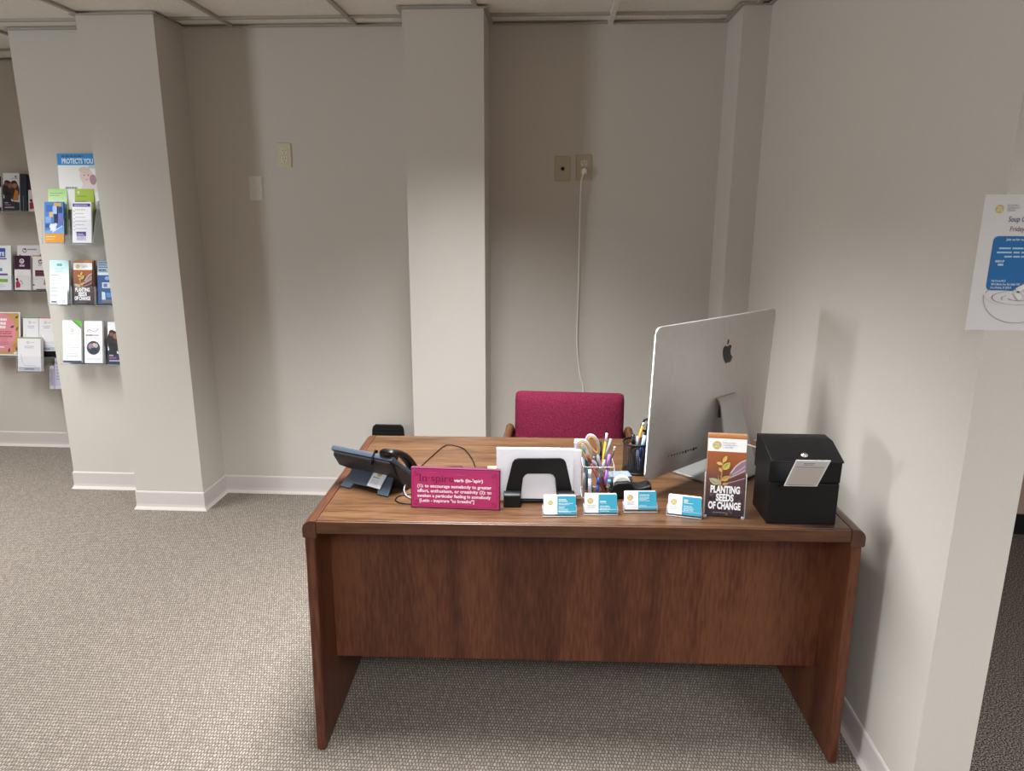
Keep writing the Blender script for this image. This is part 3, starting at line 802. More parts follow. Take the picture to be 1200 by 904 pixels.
# ================================================================ BUSINESS CARDS
def cardart(kind):
    a = Art(.0889, .0508, .0006, 'f1f0f2', .004)
    xs = -.0065
    pts = [p for p in rrect(.0889, .0508, .004, 4, 0, .0254) if p[0] > 0]
    a.poly([(xs, .0508)] + [(xs, 0)] + sorted([p for p in pts if p[1] < .0254], key=lambda p: (p[0], p[1])) + sorted([p for p in pts if p[1] >= .0254], key=lambda p: (-p[0], p[1])), '3d9db8')
    if kind == 0:
        a.badge(-.026, .032, .0068); a.text('FULL CIRCLE RCC', -.0255, .0185, .0022, '8a8f98', width=.029, align='c')
        a.greek(-.003, .040, .030, 2, .0045, 'e6f3f6', .0022, 1); a.greek(-.003, .030, .040, 2, .0036, 'd2eaf0', .0016, 2); a.greek(-.003, .021, .026, 3, .0036, 'd2eaf0', .0016, 3); a.greek(-.003, .009, .038, 2, .0036, 'd2eaf0', .0016, 4)
    else:
        a.badge(-.029, .033, .0085); a.greek(-.037, .020, .026, 3, .0036, 'a3a7b2', .0016, 5 + kind)
        if kind == 1: a.greek(-.002, .030, .018, 1, .004, 'eef8fa', .0026, 6); a.greek(-.002, .026, .024, 1, .004, 'cfe8ee', .0014, 7); a.greek(-.002, .018, .038, 5, .0036, 'cfe8ee', .0015, 8)
        if kind == 2: a.greek(-.003, .039, .036, 1, .004, 'eef8fa', .0022, 9); a.greek(-.003, .034, .032, 4, .0034, 'cfe8ee', .0015, 10); a.greek(-.003, .010, .026, 1, .004, 'cfe8ee', .0015, 11)
        if kind == 3: a.greek(-.002, .040, .014, 2, .0045, 'eef8fa', .0026, 12); a.greek(-.002, .032, .034, 1, .004, 'cfe8ee', .0016, 13); a.greek(-.002, .024, .036, 4, .0038, 'cfe8ee', .0015, 14)
    return a
CARDS = [((.0315, 1.832), R(3.5), 'leftmost, before the letter sorter'), ((.145, 1.851), R(3), 'second from left, before the pen cup'),
         ((.257, 1.876), R(4), 'third from left, before the tape dispenser'), ((.3725, 1.851), R(-13), 'rightmost, beside the tall brochure')]
for k, ((cx, cy), rz, where) in enumerate(CARDS):
    hd = thing('card_holder', 'clear business card holder, ' + where, 'card holder', (cx, cy, H), rz, 'business card holders')
    part('base', M['acrylic'], hd, lambda bm: prism(bm, [(-.004, 0), (.036, 0), (.036, .003), (.020, .005), (-.004, .004)], 'x', -.047, .047))
    part('front_lip', M['acrylic'], hd, lambda bm: prism(bm, [(-.004, .0042), (-.002, .0044), (-.0015, .016), (-.0035, .016)], 'x', -.047, .047))
    part('back_rest', M['acrylic'], hd, lambda bm: prism(bm, [(.018, .0052), (.020, .0052), (.030, .045), (.028, .045)], 'x', -.042, .042))
    for s in (-1, 1):
        part('side_wall', M['edge'], hd, lambda bm, s=s: prism(bm, [(-.003, .0045), (.017, .0052), (.022, .025), (.002, .022)], 'x', s * .0465 - .0007, s * .0465 + .0007))
    part_label(part('lip_edge', M['edge'], hd, lambda bm: (tube(bm, [(-.047, -.003, .0165), (.047, -.003, .0165)], .0008, 6), tube(bm, [(-.047, -.004, .002), (.047, -.004, .002)], .0014, 6))), 'bright lower edge')
    lean = R(-13)
    off = -.002 if k == 2 else .0
    loc = lambda y, z: (cx - math.sin(rz) * y, cy + math.cos(rz) * y, H + z)
    dz = .008 if k == 2 else .006
    cardart(k).build('business_card', 'white and teal front business card, ' + where, 'business card', loc(.0003, dz), (lean, 0, rz), 'front business cards')
    stk = Art(.0889, .0508, .009, 'eeedf0', .004)
    if k == 2: stk.rect(-.02, .0005, .02, .006, 'f4f3f4')
    stk.build('business_card_stack', 'white business cards behind the front card, ' + where, 'business cards', loc(.0062, .0068), (lean, 0, rz), 'business card stacks')

# ================================================================ TALL BROCHURE HOLDER
def planting(full=True):
    a = Art(.102, .226, .0006, 'f3f1f0'); w = .102
    a.grad(-w/2, 0, w/2, .178, [(0, '3a2a36'), (.25, '47333c'), (.5, '6a4644'), (.75, '8f5436'), (1, 'a65c34')])
    a.grad(-w/2, .214, w/2, .226, [(0, 'a5633a'), (1, 'd39257')])
    a.badge(-.027, .195, .0115); a.line([(-.012, .185), (-.012, .206)], .0005, '9aa0aa')
    for i, t in enumerate(('RECOVERY', 'COMMUNITY', 'CENTER')): a.text(t, -.0085, .2 - i * .0062, .0038, '7f8794', width=(.031, .036, .024)[i])
    rnd = random.Random(5)
    for k in range(46): # dark soil
        a.disc(rnd.uniform(-.046, .046), rnd.uniform(.004, .075), rnd.uniform(.002, .005), rnd.choice(['35262f', '523a3e', '7a5a4c', '2c2029', '8c7264', '604a55']), 7)
    # hand
    a.poly([(.051, .160), (.040, .156), (.024, .142), (.012, .122), (.004, .106), (.012, .104), (.028, .114), (.044, .122), (.051, .124)], '8d7380')
    a.line([(.051, .158), (.038, .152), (.024, .139), (.012, .12)], .003, 'd9b9b0'); a.line([(.05, .142), (.034, .128), (.018, .116)], .003, 'b89cab'); a.line([(.05, .13), (.034, .119), (.01, .107)], .0022, 'cdb0b4')
    a.poly([(.051, .112), (.032, .104), (.012, .094), (.0, .090), (.016, .088), (.036, .094), (.051, .100)], '5d4654'); a.line([(.05, .108), (.024, .098), (.002, .091)], .002, 'c39a94')
    # plant
    a.line([(-.014, .078), (-.012, .11), (-.011, .135), (-.009, .150)], .004, 'b7814d'); a.line([(-.018, .09), (-.02, .112)], .0022, 'b7814d')
    for L in ((-.010, .148, .022, .010, 62, 'd9bc6c', 'c09a48'), (-.010, .143, .018, .009, 165, 'd8b764', None), (-.008, .128, .028, .017, 52, 'c3b45c', '93984a'), (-.012, .122, .014, .008, 120, 'caa960', None),
              (-.012, .098, .026, .014, 30, 'c9a558', 'a88a44'), (-.014, .088, .034, .017, 155, 'b9b08c', '8f9a72'), (-.014, .084, .02, .011, 110, 'a9a37c', None), (-.01, .088, .018, .008, 8, 'c4945a', None)):
        a.leaf(*L)
    for i, t in enumerate(('PLANTING', 'SEEDS', 'OF CHANGE')): a.text(t, 0, .0645 - i * .0225, .0185, 'f6f3f2', width=(.078, .047, .086)[i], align='c', bold=.045)
    a.greek(-.03, .008, .05, 1, .004, '8b7f88', .0022, 3)
    return a
bh = thing('brochure_holder', 'clear acrylic holder with a tall brochure beside the black suggestion box', 'brochure holder', (.481, 1.854, H), R(-6))
part('back_panel', M['acrylic'], bh, lambda bm: prism(bm, [(.026, .0), (.0285, .0), (.058, .200), (.0555, .200)], 'x', -.055, .055))
part('base', M['acrylic'], bh, lambda bm: box(bm, -.055, .055, -.002, .07, 0, .0026))
part('front_panel', M['acrylic'], bh, lambda bm: prism(bm, [(-.003, .003), (-.001, .003), (.0165, .125), (.0145, .125)], 'x', -.055, .055))
for s in (-1, 1):
    part('side_panel', M['acrylic'], bh, lambda bm, s=s: prism(bm, [(-.002, .003), (.0255, .003), (.044, .125), (.015, .125)], 'x', s * .0545 - .0008, s * .0545 + .0008))
    part_label(part('side_edge', M['edge'], bh, lambda bm, s=s: tube(bm, [(s * .0545, -.003, .002), (s * .0545, .0145, .125)], .001, 6)), 'bright edge of the clear side')
part('foot', M['edge'], bh, lambda bm: [box(bm, s * .05 - .004, s * .05 + .004, -.004, .0, 0, .006) for s in (-1, 1)])
def atbh(y, z): return (.481 - math.sin(R(-6)) * y, 1.854 + math.cos(R(-6)) * y, H + z)
planting().build('brochure', 'tall brochure with a seedling picture in the holder on the desk', 'brochure', atbh(.0025, .005), (R(-8.2), 0, R(-6)))
b3 = Art(.102, .226, .011, 'a98463'); b3.grad(-.051, .0, .051, .226, [(0, '47333c'), (1, 'c0875a')])
b3.build('brochure_stack', 'stack of brochures behind the front seedling brochure on the desk', 'brochures', atbh(.0095, .0052), (R(-8.2), 0, R(-6)))

# ================================================================ SUGGESTION BOX
sb = thing('suggestion_box', 'black metal locking suggestion box on the right end of the desk', 'suggestion box', (.678, 1.822, H), R(.5))
hw = .091
def sbody(bm): prism(bm, [(0, 0), (.134, 0), (.134, .200), (.004, .116), (0, .116)], 'x', -hw, hw)
part('body', M['satin'], sb, sbody, bevel=.0015)
def lid(bm):
    prism(bm, [(.139, .118), (.139, .212), (.082, .212), (-.006, .181), (-.006, .177), (.003, .175), (.006, .117)], 'x', -hw - .003, hw + .003)
part('lid', M['satin'], sb, lid, bevel=.0015)
part('slot', M['dark'], sb, lambda bm: (box(bm, -.055, .055, .104, .108, .2121, .2126), lathe(bm, [(.008, .2121), (.008, .2127)], 16, mtx=Matrix.Translation((0, .106, 0)))))
LM = Matrix.Translation((-.002, .018, .1895)) @ Matrix.Rotation(R(-70.6) + R(90), 4, 'X')
lk = part('lock', M['steel'], sb, lambda bm: lathe(bm, [(.0098, 0), (.0098, .002), (.008, .0035), (.0055, .0037), (.005, .0055), (.0045, .006)], 24, mtx=LM), smooth=True)
part('keyhole', M['dark'], lk, lambda bm: box(bm, -.0006, .0006, -.0025, .0025, .006, .0063, mtx=LM))
part('form_tray', M['satin'], sb, lambda bm: (box(bm, -.066, .040, -.012, -.0005, .106, .108), box(bm, -.066, .040, -.012, -.0105, .108, .114)))
f1 = Art(.086, .122, .0012, 'e9e6e6')
f1.rect(-.040, .008, .040, .116, 'c9c0ba'); f1.rect(-.040, .098, .040, .116, 'ccc8c6'); f1.text('', 0, 0, .01, '000000') if False else None
f1.greek(-.020, .107, .04, 2, .006, '6d7890', .003, 3); f1.line([(-.034, .092), (.034, .092)], .0018, '4a4a55'); f1.line([(-.034, .011), (.034, .011)], .0016, '4a4a55')
for k in range(7): f1.line([(-.032, .082 - k * .0092), (.032, .082 - k * .0092)], .0006, 'a89f9a')
f1.build('comment_form', 'white printed comment slip leaning out of the suggestion box front', 'paper', (.663, 1.8135, H + .110), (R(35), 0, R(1)))

# ================================================================ COMPUTER
MT = .7805; MXY = (.278 + .325 * math.cos(MT), 1.994 + .325 * math.sin(MT))
im = thing('computer_monitor', 'large silver desktop computer seen from behind on its aluminium stand', 'computer', (MXY[0], MXY[1], H), MT)
PW, PH, PZ = .65, .458, .047
def panel(bm):
    # thin rim, domed back (towards -y)
    nx, nz = 30, 22
    rr = .022
    def dep(u, v):
        return .004 + .040 * (max(0, 1 - u ** 2) ** .9) * (max(0, 1 - (v * .98) ** 2) ** .75)
    g = {}
    for i in range(nx + 1):
        for j in range(nz + 1):
            u = math.sin((-1 + 2 * i / nx) * math.pi / 2); v = math.sin((-1 + 2 * j / nz) * math.pi / 2)
            x, z = u * PW / 2, v * PH / 2
            cx, cz = max(0, abs(x) - (PW / 2 - rr)), max(0, abs(z) - (PH / 2 - rr)); d = math.hypot(cx, cz)
            if d > rr: x = math.copysign(PW / 2 - rr + cx * rr / d, x); z = math.copysign(PH / 2 - rr + cz * rr / d, z)
            g[i, j] = bm.verts.new((x, -dep(u, v), PH / 2 + z))
    f = {}
    for i in range(nx):
        for j in range(nz): bm.faces.new((g[i, j], g[i + 1, j], g[i + 1, j + 1], g[i, j + 1]))
    b = [g[i, 0] for i in range(nx)] + [g[nx, j] for j in range(nz)] + [g[i, nz] for i in range(nx, 0, -1)] + [g[0, j] for j in range(nz, 0, -1)]
    F = [bm.verts.new((v.co.x, .001, v.co.z)) for v in b]
    for i in range(len(b)): bm.faces.new((b[i], F[i], F[(i + 1) % len(b)], b[(i + 1) % len(b)]))
    bm.faces.new(F)
tilt = (R(1.8), 0, 0)
pn = part('housing', M['alu'], im, panel, loc=(0, 0, PZ), rot=tilt, smooth=True)
part_label(part('screen', M['glassblack'], pn, lambda bm: prism(bm, rrect(PW - .004, PH - .004, .02, 5, 0, PH / 2), 'y', .0012, .003)), 'black glass screen')
def dback(x, z): # depth of housing back at local point
    u, v = x / (PW / 2), (z - PH / 2) / (PH / 2)
    return -(.004 + .040 * (max(0, 1 - u ** 2) ** .9) * (max(0, 1 - (v * .98) ** 2) ** .75))
def logo(bm):
    def P(x, z): return bm.verts.new((x, dback(x, z) - .0008, z))
    cz = .352; s = .0315; N_ = 64
    out = []
    # apple outline (half-width by height), bite on the viewer's right
    L = [(0, -.92), (-.16, -.98), (-.36, -.99), (-.56, -.80), (-.74, -.48), (-.84, -.08), (-.80, .32), (-.60, .62), (-.36, .70), (-.16, .64), (0, .58), (.16, .64), (.36, .70), (.58, .64), (.72, .50),
         (.56, .34), (.47, .10), (.50, -.16), (.62, -.36), (.78, -.48), (.66, -.74), (.50, -.92), (.34, -.99), (.16, -.98)]
    sp = smooth_path([(p[0], p[1], 0) for p in L] + [(L[0][0], L[0][1], 0)], 3)[:-1]
    c = P(-.05 * s, cz - .15 * s)
    vs = [P(p.x * s, cz + p.y * s) for p in sp]
    for i in range(len(vs)): bm.faces.new((c, vs[i], vs[(i + 1) % len(vs)]))
    lf = [(.0, .74), (.03, .98), (.16, 1.20), (.34, 1.30), (.32, 1.08), (.2, .86)]
    lv = [P(p[0] * s, cz + p[1] * s) for p in lf]; bm.faces.new(lv)
part_label(part('logo', M['blackgloss'], pn, logo), 'black bitten-fruit emblem on the housing back')
def ports(bm):
    for k in range(11):
        x = -.235 + k * .0125; wd = (.003, .0035, .0035, .0035, .0035, .005, .006, .0045, .0045, .008, .0065)[k]; hh = (.003, .006, .006, .006, .006, .007, .010, .006, .006, .010, .006)[k]
        z = .062; y = dback(x, z) - .0008
        box(bm, x, x + wd, y, y + .002, z - hh / 2, z + hh / 2)
def ports2(bm): ports(bm)
part('ports', M['dark'], pn, ports2)
part('vent', M['dark'], pn, lambda bm: [box(bm, -.03, .03, dback(0, .18) - .0012, dback(0, .18), .150 + k * .006, .1535 + k * .006) for k in range(8)])
def arm(bm):
    # bent plate: hinge at the back of the housing, down the slope, into the foot
    prof = [(-.040, .262), (-.054, .264), (-.064, .257), (-.072, .242), (-.110, .11), (-.134, .02), (-.136, .010), (-.131, .004), (-.116, .002), (.072, .0015)]
    hw_ = [.052, .052, .052, .052, .068, .088, .092, .094, .097, .100]
    th = .0065
    for sgn in (0,):
        L1 = []; L2 = []; L3 = []; L4 = []
        for i, (y, z) in enumerate(prof):
            a = prof[max(i - 1, 0)]; b = prof[min(i + 1, len(prof) - 1)]
            t = Vector((b[0] - a[0], b[1] - a[1])).normalized(); nn = Vector((-t.y, t.x))  # towards screen side / up
            w_ = hw_[i]
            L1.append(bm.verts.new((-w_, y, z))); L2.append(bm.verts.new((w_, y, z)))
            q = (y + nn.x * th, z + nn.y * th)
            L3.append(bm.verts.new((-w_, q[0], q[1]))); L4.append(bm.verts.new((w_, q[0], q[1])))
        for i in range(len(prof) - 1):
            bm.faces.new((L1[i], L2[i], L2[i + 1], L1[i + 1])); bm.faces.new((L3[i], L3[i + 1], L4[i + 1], L4[i]))
            bm.faces.new((L1[i], L1[i + 1], L3[i + 1], L3[i])); bm.faces.new((L2[i], L4[i], L4[i + 1], L2[i + 1]))
        bm.faces.new((L1[0], L3[0], L4[0], L2[0])); bm.faces.new((L1[-1], L2[-1], L4[-1], L3[-1]))
part('stand', M['alustand'], im, arm, bevel=.0015, smooth=True)
c = part('power_cable', M['whitecord'], im, lambda bm: tube(bm, smooth_path([(.0, -.045, .10), (.02, -.095, .115), (.05, -.16, .10), (.07, -.17, .06), (.11, -.14, .02), (.2, .05, .004)], 8), .0028, 8), smooth=True)

# ================================================================ WALL PLATES
def plate(name, label, cat, x, z, w, h, mat, kind, rz=0):
    t = thing(name, label, cat, (x, YB + .001, z))
    t.rotation_euler = (0, rz, 0)
    def f(bm):
        o = rrect(w, h, .004, 3); i = rrect(w - .008, h - .008, .003, 3); n = len(o)
        A = [bm.verts.new((p[0], 0, p[1])) for p in o]; B = [bm.verts.new((p[0], -.004, p[1])) for p in o]; C = [bm.verts.new((p[0], -.0065, p[1])) for p in i]
        for X, Y in ((A, B), (B, C)):
            for k in range(n): bm.faces.new((X[k], X[(k + 1) % n], Y[(k + 1) % n], Y[k]))
        bm.faces.new(C); bm.faces.new(A[::-1])
    part('plate', M[mat], t, f)
    def screw(z): part('screw', M[mat], t, lambda bm: lathe(bm, [(.003, 0), (.003, .001), (.002, .0016)], 12, mtx=Matrix.Translation((0, -.0065, z)) @ Matrix.Rotation(R(90), 4, 'X')))
    if kind == 'duplex':
        screw(0)
        for s in (1, -1):
            sk = part('socket', M['socket'], t, lambda bm: prism(bm, [(p[0] * (1 if abs(p[1]) < .012 else .8), p[1] + s * .02) for p in rrect(.033, .028, .008, 5)], 'y', -.0085, -.0064))
            part('socket_slot', M['dark'], sk, lambda bm: (box(bm, -.0075, -.005, -.0088, -.0084, s * .02 - .001, s * .02 + .008), box(bm, .005, .0075, -.0088, -.0084, s * .02 - .001, s * .02 + .008),
                                                       lathe(bm, [(.0026, 0), (.0026, .0004)], 10, mtx=Matrix.Translation((0, -.0084, s * .02 - .008)) @ Matrix.Rotation(R(90), 4, 'X'))))
    elif kind == 'jack':
        screw(.04); screw(-.04)
        part('jack', M['dark'], t, lambda bm: lathe(bm, [(.009, 0), (.009, .003), (.006, .004)], 18, mtx=Matrix.Translation((0, -.0065, 0)) @ Matrix.Rotation(R(90), 4, 'X')))
    elif kind == 'blank': screw(-.045)
    return t
plate('outlet', 'raised ivory power outlet on the back wall left of the middle column', 'outlet', -1.359, 1.826, .072, .121, 'ivory', 'duplex', R(1))
plate('blank_plate', 'white blank wall plate below and left of the ivory outlet', 'wall plate', -1.52, 1.666, .072, .122, 'whiteplate', 'blank', R(1))
plate('jack_plate', 'beige wall plate with a round black jack left of the plugged outlet', 'wall plate', .043, 1.761, .079, .12, 'beige', 'jack')
plate('outlet', 'beige power outlet in the alcove with a white plug in it', 'outlet', .148, 1.767, .079, .122, 'beige', 'duplex', R(-1))
pw = thing('power_cord', 'white power cord hanging from the alcove outlet down behind the chair', 'cord', (.149, YB - .0095, 1.747))
part('plug', M['whitecord'], pw, lambda bm: prism(bm, [(-.012, -.010), (.012, -.010), (.010, .010), (.004, .016), (-.004, .016), (-.010, .010)], 'y', -.024, 0), bevel=.003)
part('cord', M['whitecord'], pw, lambda bm: tube(bm, smooth_path([(0, -.02, -.004), (-.006, -.026, -.018), (-.014, -.018, -.06), (-.016, -.008, -.24), (-.014, -.007, -.54), (-.015, -.007, -.85), (.006, -.006, -1.03), (.026, -.006, -1.13), (.04, -.02, -1.5), (.045, -.04, -1.74)], 10), .0036, 8), smooth=True)

# ================================================================ POSTER ON WALL END
po = Art(.216, .280, .0006, 'd6d0d0')
x0 = -.108
po.badge(x0 + .032, .251, .0088)
for i, t in enumerate(('RECOVERY', 'COMMUNITY', 'CENTER')): po.text(t, x0 + .047, .2565 - i * .005, .0034, '8088a0', width=(.022, .026, .017)[i])
po.text('Soup Co', x0 + .053, .2255, .0105, '53637e', width=.040, bold=.012, slant=.06)
po.text('Friday,', x0 + .059, .2065, .0095, '75666a', width=.031, bold=.008, slant=.06)
po.poly([(p[0], p[1]) for p in rrect(.178, .112, .010, 5, x0 + .118, .1405)], '2468a4')
po.text('Join us for our 2nd', x0 + .055, .1875, .0045, 'cfe0f0', width=.05, bold=.02)
po.greek(x0 + .043, .170, .12, 1, .006, 'a8c6e2', .0034, 1); po.greek(x0 + .040, .1615, .14, 1, .006, 'a8c6e2', .0034, 2); po.greek(x0 + .056, .153, .1, 1, .006, 'a8c6e2', .0034, 3)
po.text('SIGN UP', x0 + .0395, .143, .0042, 'd9e6f3', width=.018, bold=.03); po.text('HERE', x0 + .0455, .136, .0042, 'd9e6f3', width=.011, bold=.03)
for i, (t, ww) in enumerate((('Full Circle RCC', .029), ('4015 Merle Hay Rd, Suite 100', .058), ('Des Moines, IA 50310', .042))): po.text(t, x0 + .038, .1025 - i * .007, .0042, 'cfe0f0', width=ww, bold=.02)
# soup bowl drawing
bx_, bz_, br_ = x0 + .099, .078, .072
po.line([(bx_ + br_ * math.cos(R(180 + 180 * k / 30)), bz_ - .004 + .058 * math.sin(R(180 + 180 * k / 30))) for k in range(31)], .0010, '8f8888')
po.ring(bx_, bz_ - .001, br_ - .004, br_ - .0028, '857d80', 0, 175, 30, e=.34); po.ring(bx_, bz_ - .003, br_ - .011, br_ - .010, '9b9496', 10, 150, 30, e=.40)
po.ring(bx_, bz_ - .002, br_ - .0008, br_, 'aaa3a4', 178, 240, 12, e=.36)
po.ring(bx_ + .002, bz_ - .008, .056, .0576, '5d5658', 0, 360, 36, e=.27); po.ring(bx_, bz_ - .010, .034, .0352, '6b6466', 140, 200, 12, e=.28); po.ring(bx_, bz_ - .008, .022, .024, '5d5658', 200, 330, 12, e=.3); po.ring(bx_, bz_ - .008, .040, .0412, '6b6466', 300, 380, 10, e=.3)
steam = [(bx_ + .004, .068), (bx_ - .008, .082), (bx_ + .006, .092), (bx_ + .022, .102), (bx_ + .020, .114), (bx_ + .036, .126), (bx_ + .056, .140), (bx_ + .052, .156)]
sp = [(p.x, p.y) for p in smooth_path([(p[0], p[1], 0) for p in steam], 5)]
po.line(sp, .0125, '9a9293'); po.line(sp, .0112, 'e0dcda')
po.build('poster', 'white soup event poster with a bowl drawing on the end of the right wall', 'poster', (.9905, YE - .0001, 1.3105), (0, 0, 0))

# ================================================================ BROCHURE DISPLAYS ON THE LEFT
LEAN = R(-11)
def pocket(parent, xc, w, yf, z0, hf=.11, d=.03, hb=.17):
    p = part('pocket', M['acrylic'], parent, lambda bm: (
        prism(bm, [(yf - .004, z0 - .003), (yf - .0025, z0 - .003), (yf - .0025 + hf * .19, z0 + hf), (yf - .004 + hf * .19, z0 + hf)], 'x', xc - w / 2, xc + w / 2),
        box(bm, xc - w / 2, xc + w / 2, yf - .002, yf + d, z0 - .005, z0 - .003),
        prism(bm, [(yf + d - .002, z0 - .003), (yf + d, z0 - .003), (yf + d + hb * .19, z0 + hb), (yf + d - .002 + hb * .19, z0 + hb)], 'x', xc - w / 2, xc + w / 2)))
    part('pocket_edge', M['edge'], p, lambda bm: (tube(bm, [(xc - w / 2, yf - .003, z0 - .004), (xc - w / 2, yf - .003 + hf * .19, z0 + hf)], .0011, 6), tube(bm, [(xc + w / 2, yf - .003, z0 - .004), (xc + w / 2, yf - .003 + hf * .19, z0 + hf)], .0011, 6),
                                                   tube(bm, [(xc - w / 2, yf - .003, z0 - .004), (xc + w / 2, yf - .003, z0 - .004)], .0013, 6)))
    return p
def put(a, name, label, cat, xc, y, z, group=None, rz=0):
    return a.build(name, label, cat, (xc, y + a.t / 2, z), (LEAN, 0, rz), group)
GB = 'brochures in the wall racks'

# --- upper display on the nearer wall
d1 = thing('brochure_display', 'clear two-tier brochure display below the poster on the nearer wall', 'brochure display', (0, 0, 0))
part('back_panel', M['acrylic'], d1, lambda bm: prism(bm, [(3.668, 1.40), (3.671, 1.40), (3.703, 1.66), (3.700, 1.66)], 'x', -2.585, -2.335))
pocket(d1, -2.555, .112, 3.628, 1.432, .13, .026); pocket(d1, -2.415, .118, 3.628, 1.432, .13, .026)
pocket(d1, -2.543, .116, 3.577, 1.388, .12, .026); pocket(d1, -2.397, .116, 3.577, 1.388, .12, .026)
part('side_bracket', M['edge'], d1, lambda bm: prism(bm, [(3.575, 1.385), (3.711, 1.385), (3.711, 1.60), (3.66, 1.60)], 'x', -2.337, -2.334))
a = Art(.205, .279, .003, 'f4f3f2')
a.rect(-.1025, .222, .1025, .279, '2f8fd6'); a.text('PROTECTS YOU', .004, .230, .024, 'e9f4fc', width=.165, align='c', bold=.03); a.greek(-.078, .262, .16, 1, .01, '1c5fa0', .008, 4)
a.disc(.045, .168, .034, 'ecd2cc', 22, .042); a.disc(.038, .198, .03, 'e0cfc4', 18, .016); a.poly([(.005, .09), (.10, .09), (.10, .13), (.07, .145), (.03, .140)], 'e8dcdc')
a.disc(.080, .150, .018, 'b48c9c', 16, .026); a.disc(.034, .172, .004, '9b7f78', 8); a.disc(.056, .172, .004, '9b7f78', 8); a.disc(.046, .150, .008, 'd8a9a4', 10, .003); a.greek(-.07, .104, .09, 1, .02, '9aa39a', .010, 8)
a.rect(.06, .206, .1, .221, 'c9d4dc')
put(a, 'flyer', 'white flyer with a blue PROTECTS YOU heading topping the clear wall display', 'flyer', -2.437, 3.668, 1.556)
bpy.data.objects['flyer'].rotation_euler = (R(-5), 0, 0)
a = Art(.1, .229, .008, 'cfe6b4')
a.grad(-.05, .165, .05, .229, [(0, 'd8ecc2'), (.6, 'bfe39a'), (1, 'aee08a')]); a.greek(-.04, .205, .07, 2, .011, '7f9c6c', .003, 2); a.poly([(-.05, .12), (.05, .12), (.05, .150), (.0, .165), (-.05, .150)], '6f7478'); a.poly([(-.04, .125), (.03, .125), (.02, .148), (-.02, .150)], '4b4d52')
put(a, 'brochure', 'pale green and grey brochure in the upper left pocket of the display', 'brochure', -2.550, 3.632, 1.434, GB)
a = Art(.1, .229, .008, 'a9c34a')
a.grad(-.05, .0, .05, .229, [(0, '8fae3a'), (1, 'b3cc50')]); a.line([(-.03, .215), (-.03, .200)], .003, 'e4eecb'); a.disc(-.03, .212, .007, 'dce9b8', 10); a.text('', 0, 0, 1, 'ffffff') if False else None
a.greek(-.038, .190, .07, 1, .01, '6f8430', .003, 3); a.poly([(-.05, .155), (.05, .150), (.05, .158), (0, .168), (-.05, .166)], '5c6468'); a.rect(-.05, 0, .05, .152, '9db545')
put(a, 'brochure', 'lime green brochure in the upper right pocket of the display', 'brochure', -2.408, 3.632, 1.434, GB)
a = Art(.1, .206, .01, '4f7fc4')
a.rect(-.05, 0, .05, .046, 'e39a2c'); a.text('', 0, 0, 1, 'ffffff') if False else None; a.greek(-.044, .028, .07, 1, .01, 'f6dba8', .005, 4); a.greek(-.044, .016, .05, 1, .01, 'f0cc90', .003, 5)
a.poly([(-.05, .046), (.05, .046), (.05, .085), (.0, .07), (-.05, .06)], '79a6dc')
for q in ((-.02, .06, .03, .035, 'eef1f6'), (-.045, .10, .03, .03, '7fa6dc'), (.0, .10, .022, .085, '1d2a4c'), (-.025, .13, .02, .025, 'd6b46c'), (-.04, .155, .035, .035, '3d69b4'), (.022, .10, .022, .04, '7c6fb8'), (-.006, .145, .022, .04, 'a6c3ea'), (.0, .185, .04, .015, 'd8a65c'), (.024, .15, .02, .03, '2a3f74'), (-.046, .075, .02, .02, '2c52a0')):
    a.rect(q[0], q[1], q[0] + q[2], q[1] + q[3], q[4])
a.disc(-.012, .082, .012, 'f4f4f6', 10); a.disc(.008, .09, .009, 'e8eaf0', 9); a.line([(-.01, .052), (.045, .085)], .004, 'dfe8f4')
put(a, 'brochure', 'blue illustrated brochure with an orange foot in the lower left pocket', 'brochure', -2.540, 3.58, 1.391, GB)
a = Art(.1, .206, .01, 'f2f0f4')
a.rect(-.046, .182, .046, .198, '5b3f94'); a.greek(-.038, .187, .075, 1, .01, 'cfc3e6', .005, 6); a.greek(-.034, .165, .07, 7, .019, '9fa8a0', .003, 7); a.greek(-.042, .158, .01, 6, .019, '7a9a78', .003, 8)
a.rect(-.028, .012, .022, .052, 'cfc9dc'); a.rect(-.028, .034, .022, .056, '4f3a86'); a.greek(-.024, .043, .04, 2, .006, 'd9cff0', .003, 9); a.greek(-.024, .026, .04, 3, .006, 'a39bc0', .002, 10)
put(a, 'brochure', 'white brochure with purple heading in the lower right pocket of the display', 'brochure', -2.394, 3.58, 1.391, GB)

# --- middle row on the nearer wall
def rack(label, x0, x1, yb, z0, pockets, yf, hf=.095, d=.034):
    t = thing('brochure_rack', label, 'brochure rack')
    part('back_plate', M['acrylic'], t, lambda bm: prism(bm, [(yb - .014, z0 - .02), (yb - .012, z0 - .02), (yb - .004, z0 + .12), (yb - .006, z0 + .12)], 'x', x0, x1))
    part('shelf', M['acrylic'], t, lambda bm: box(bm, x0, x1, yf - .004, yb - .012, z0 - .009, z0 - .006))
    for xc, w in pockets: pocket(t, xc, w, yf, z0, hf, d, .13)
    return t
rack('clear rack of three pockets in the middle row on the nearer wall', -2.665, -2.27, YB, 1.070, [(-2.588, .128), (-2.457, .126), (-2.328, .122)], 3.62)
a = Art(.104, .226, .014, 'eef4f4')
a.grad(-.052, .155, .052, .226, [(0, 'd9eef0'), (1, 'bfe6ea')]); a.disc(-.006, .202, .008, '6fa3a8', 12); a.disc(.008, .202, .008, '6fa3a8', 12); a.greek(0, .182, .05, 3, .008, '9cc0c6', .003, 2, 'c')
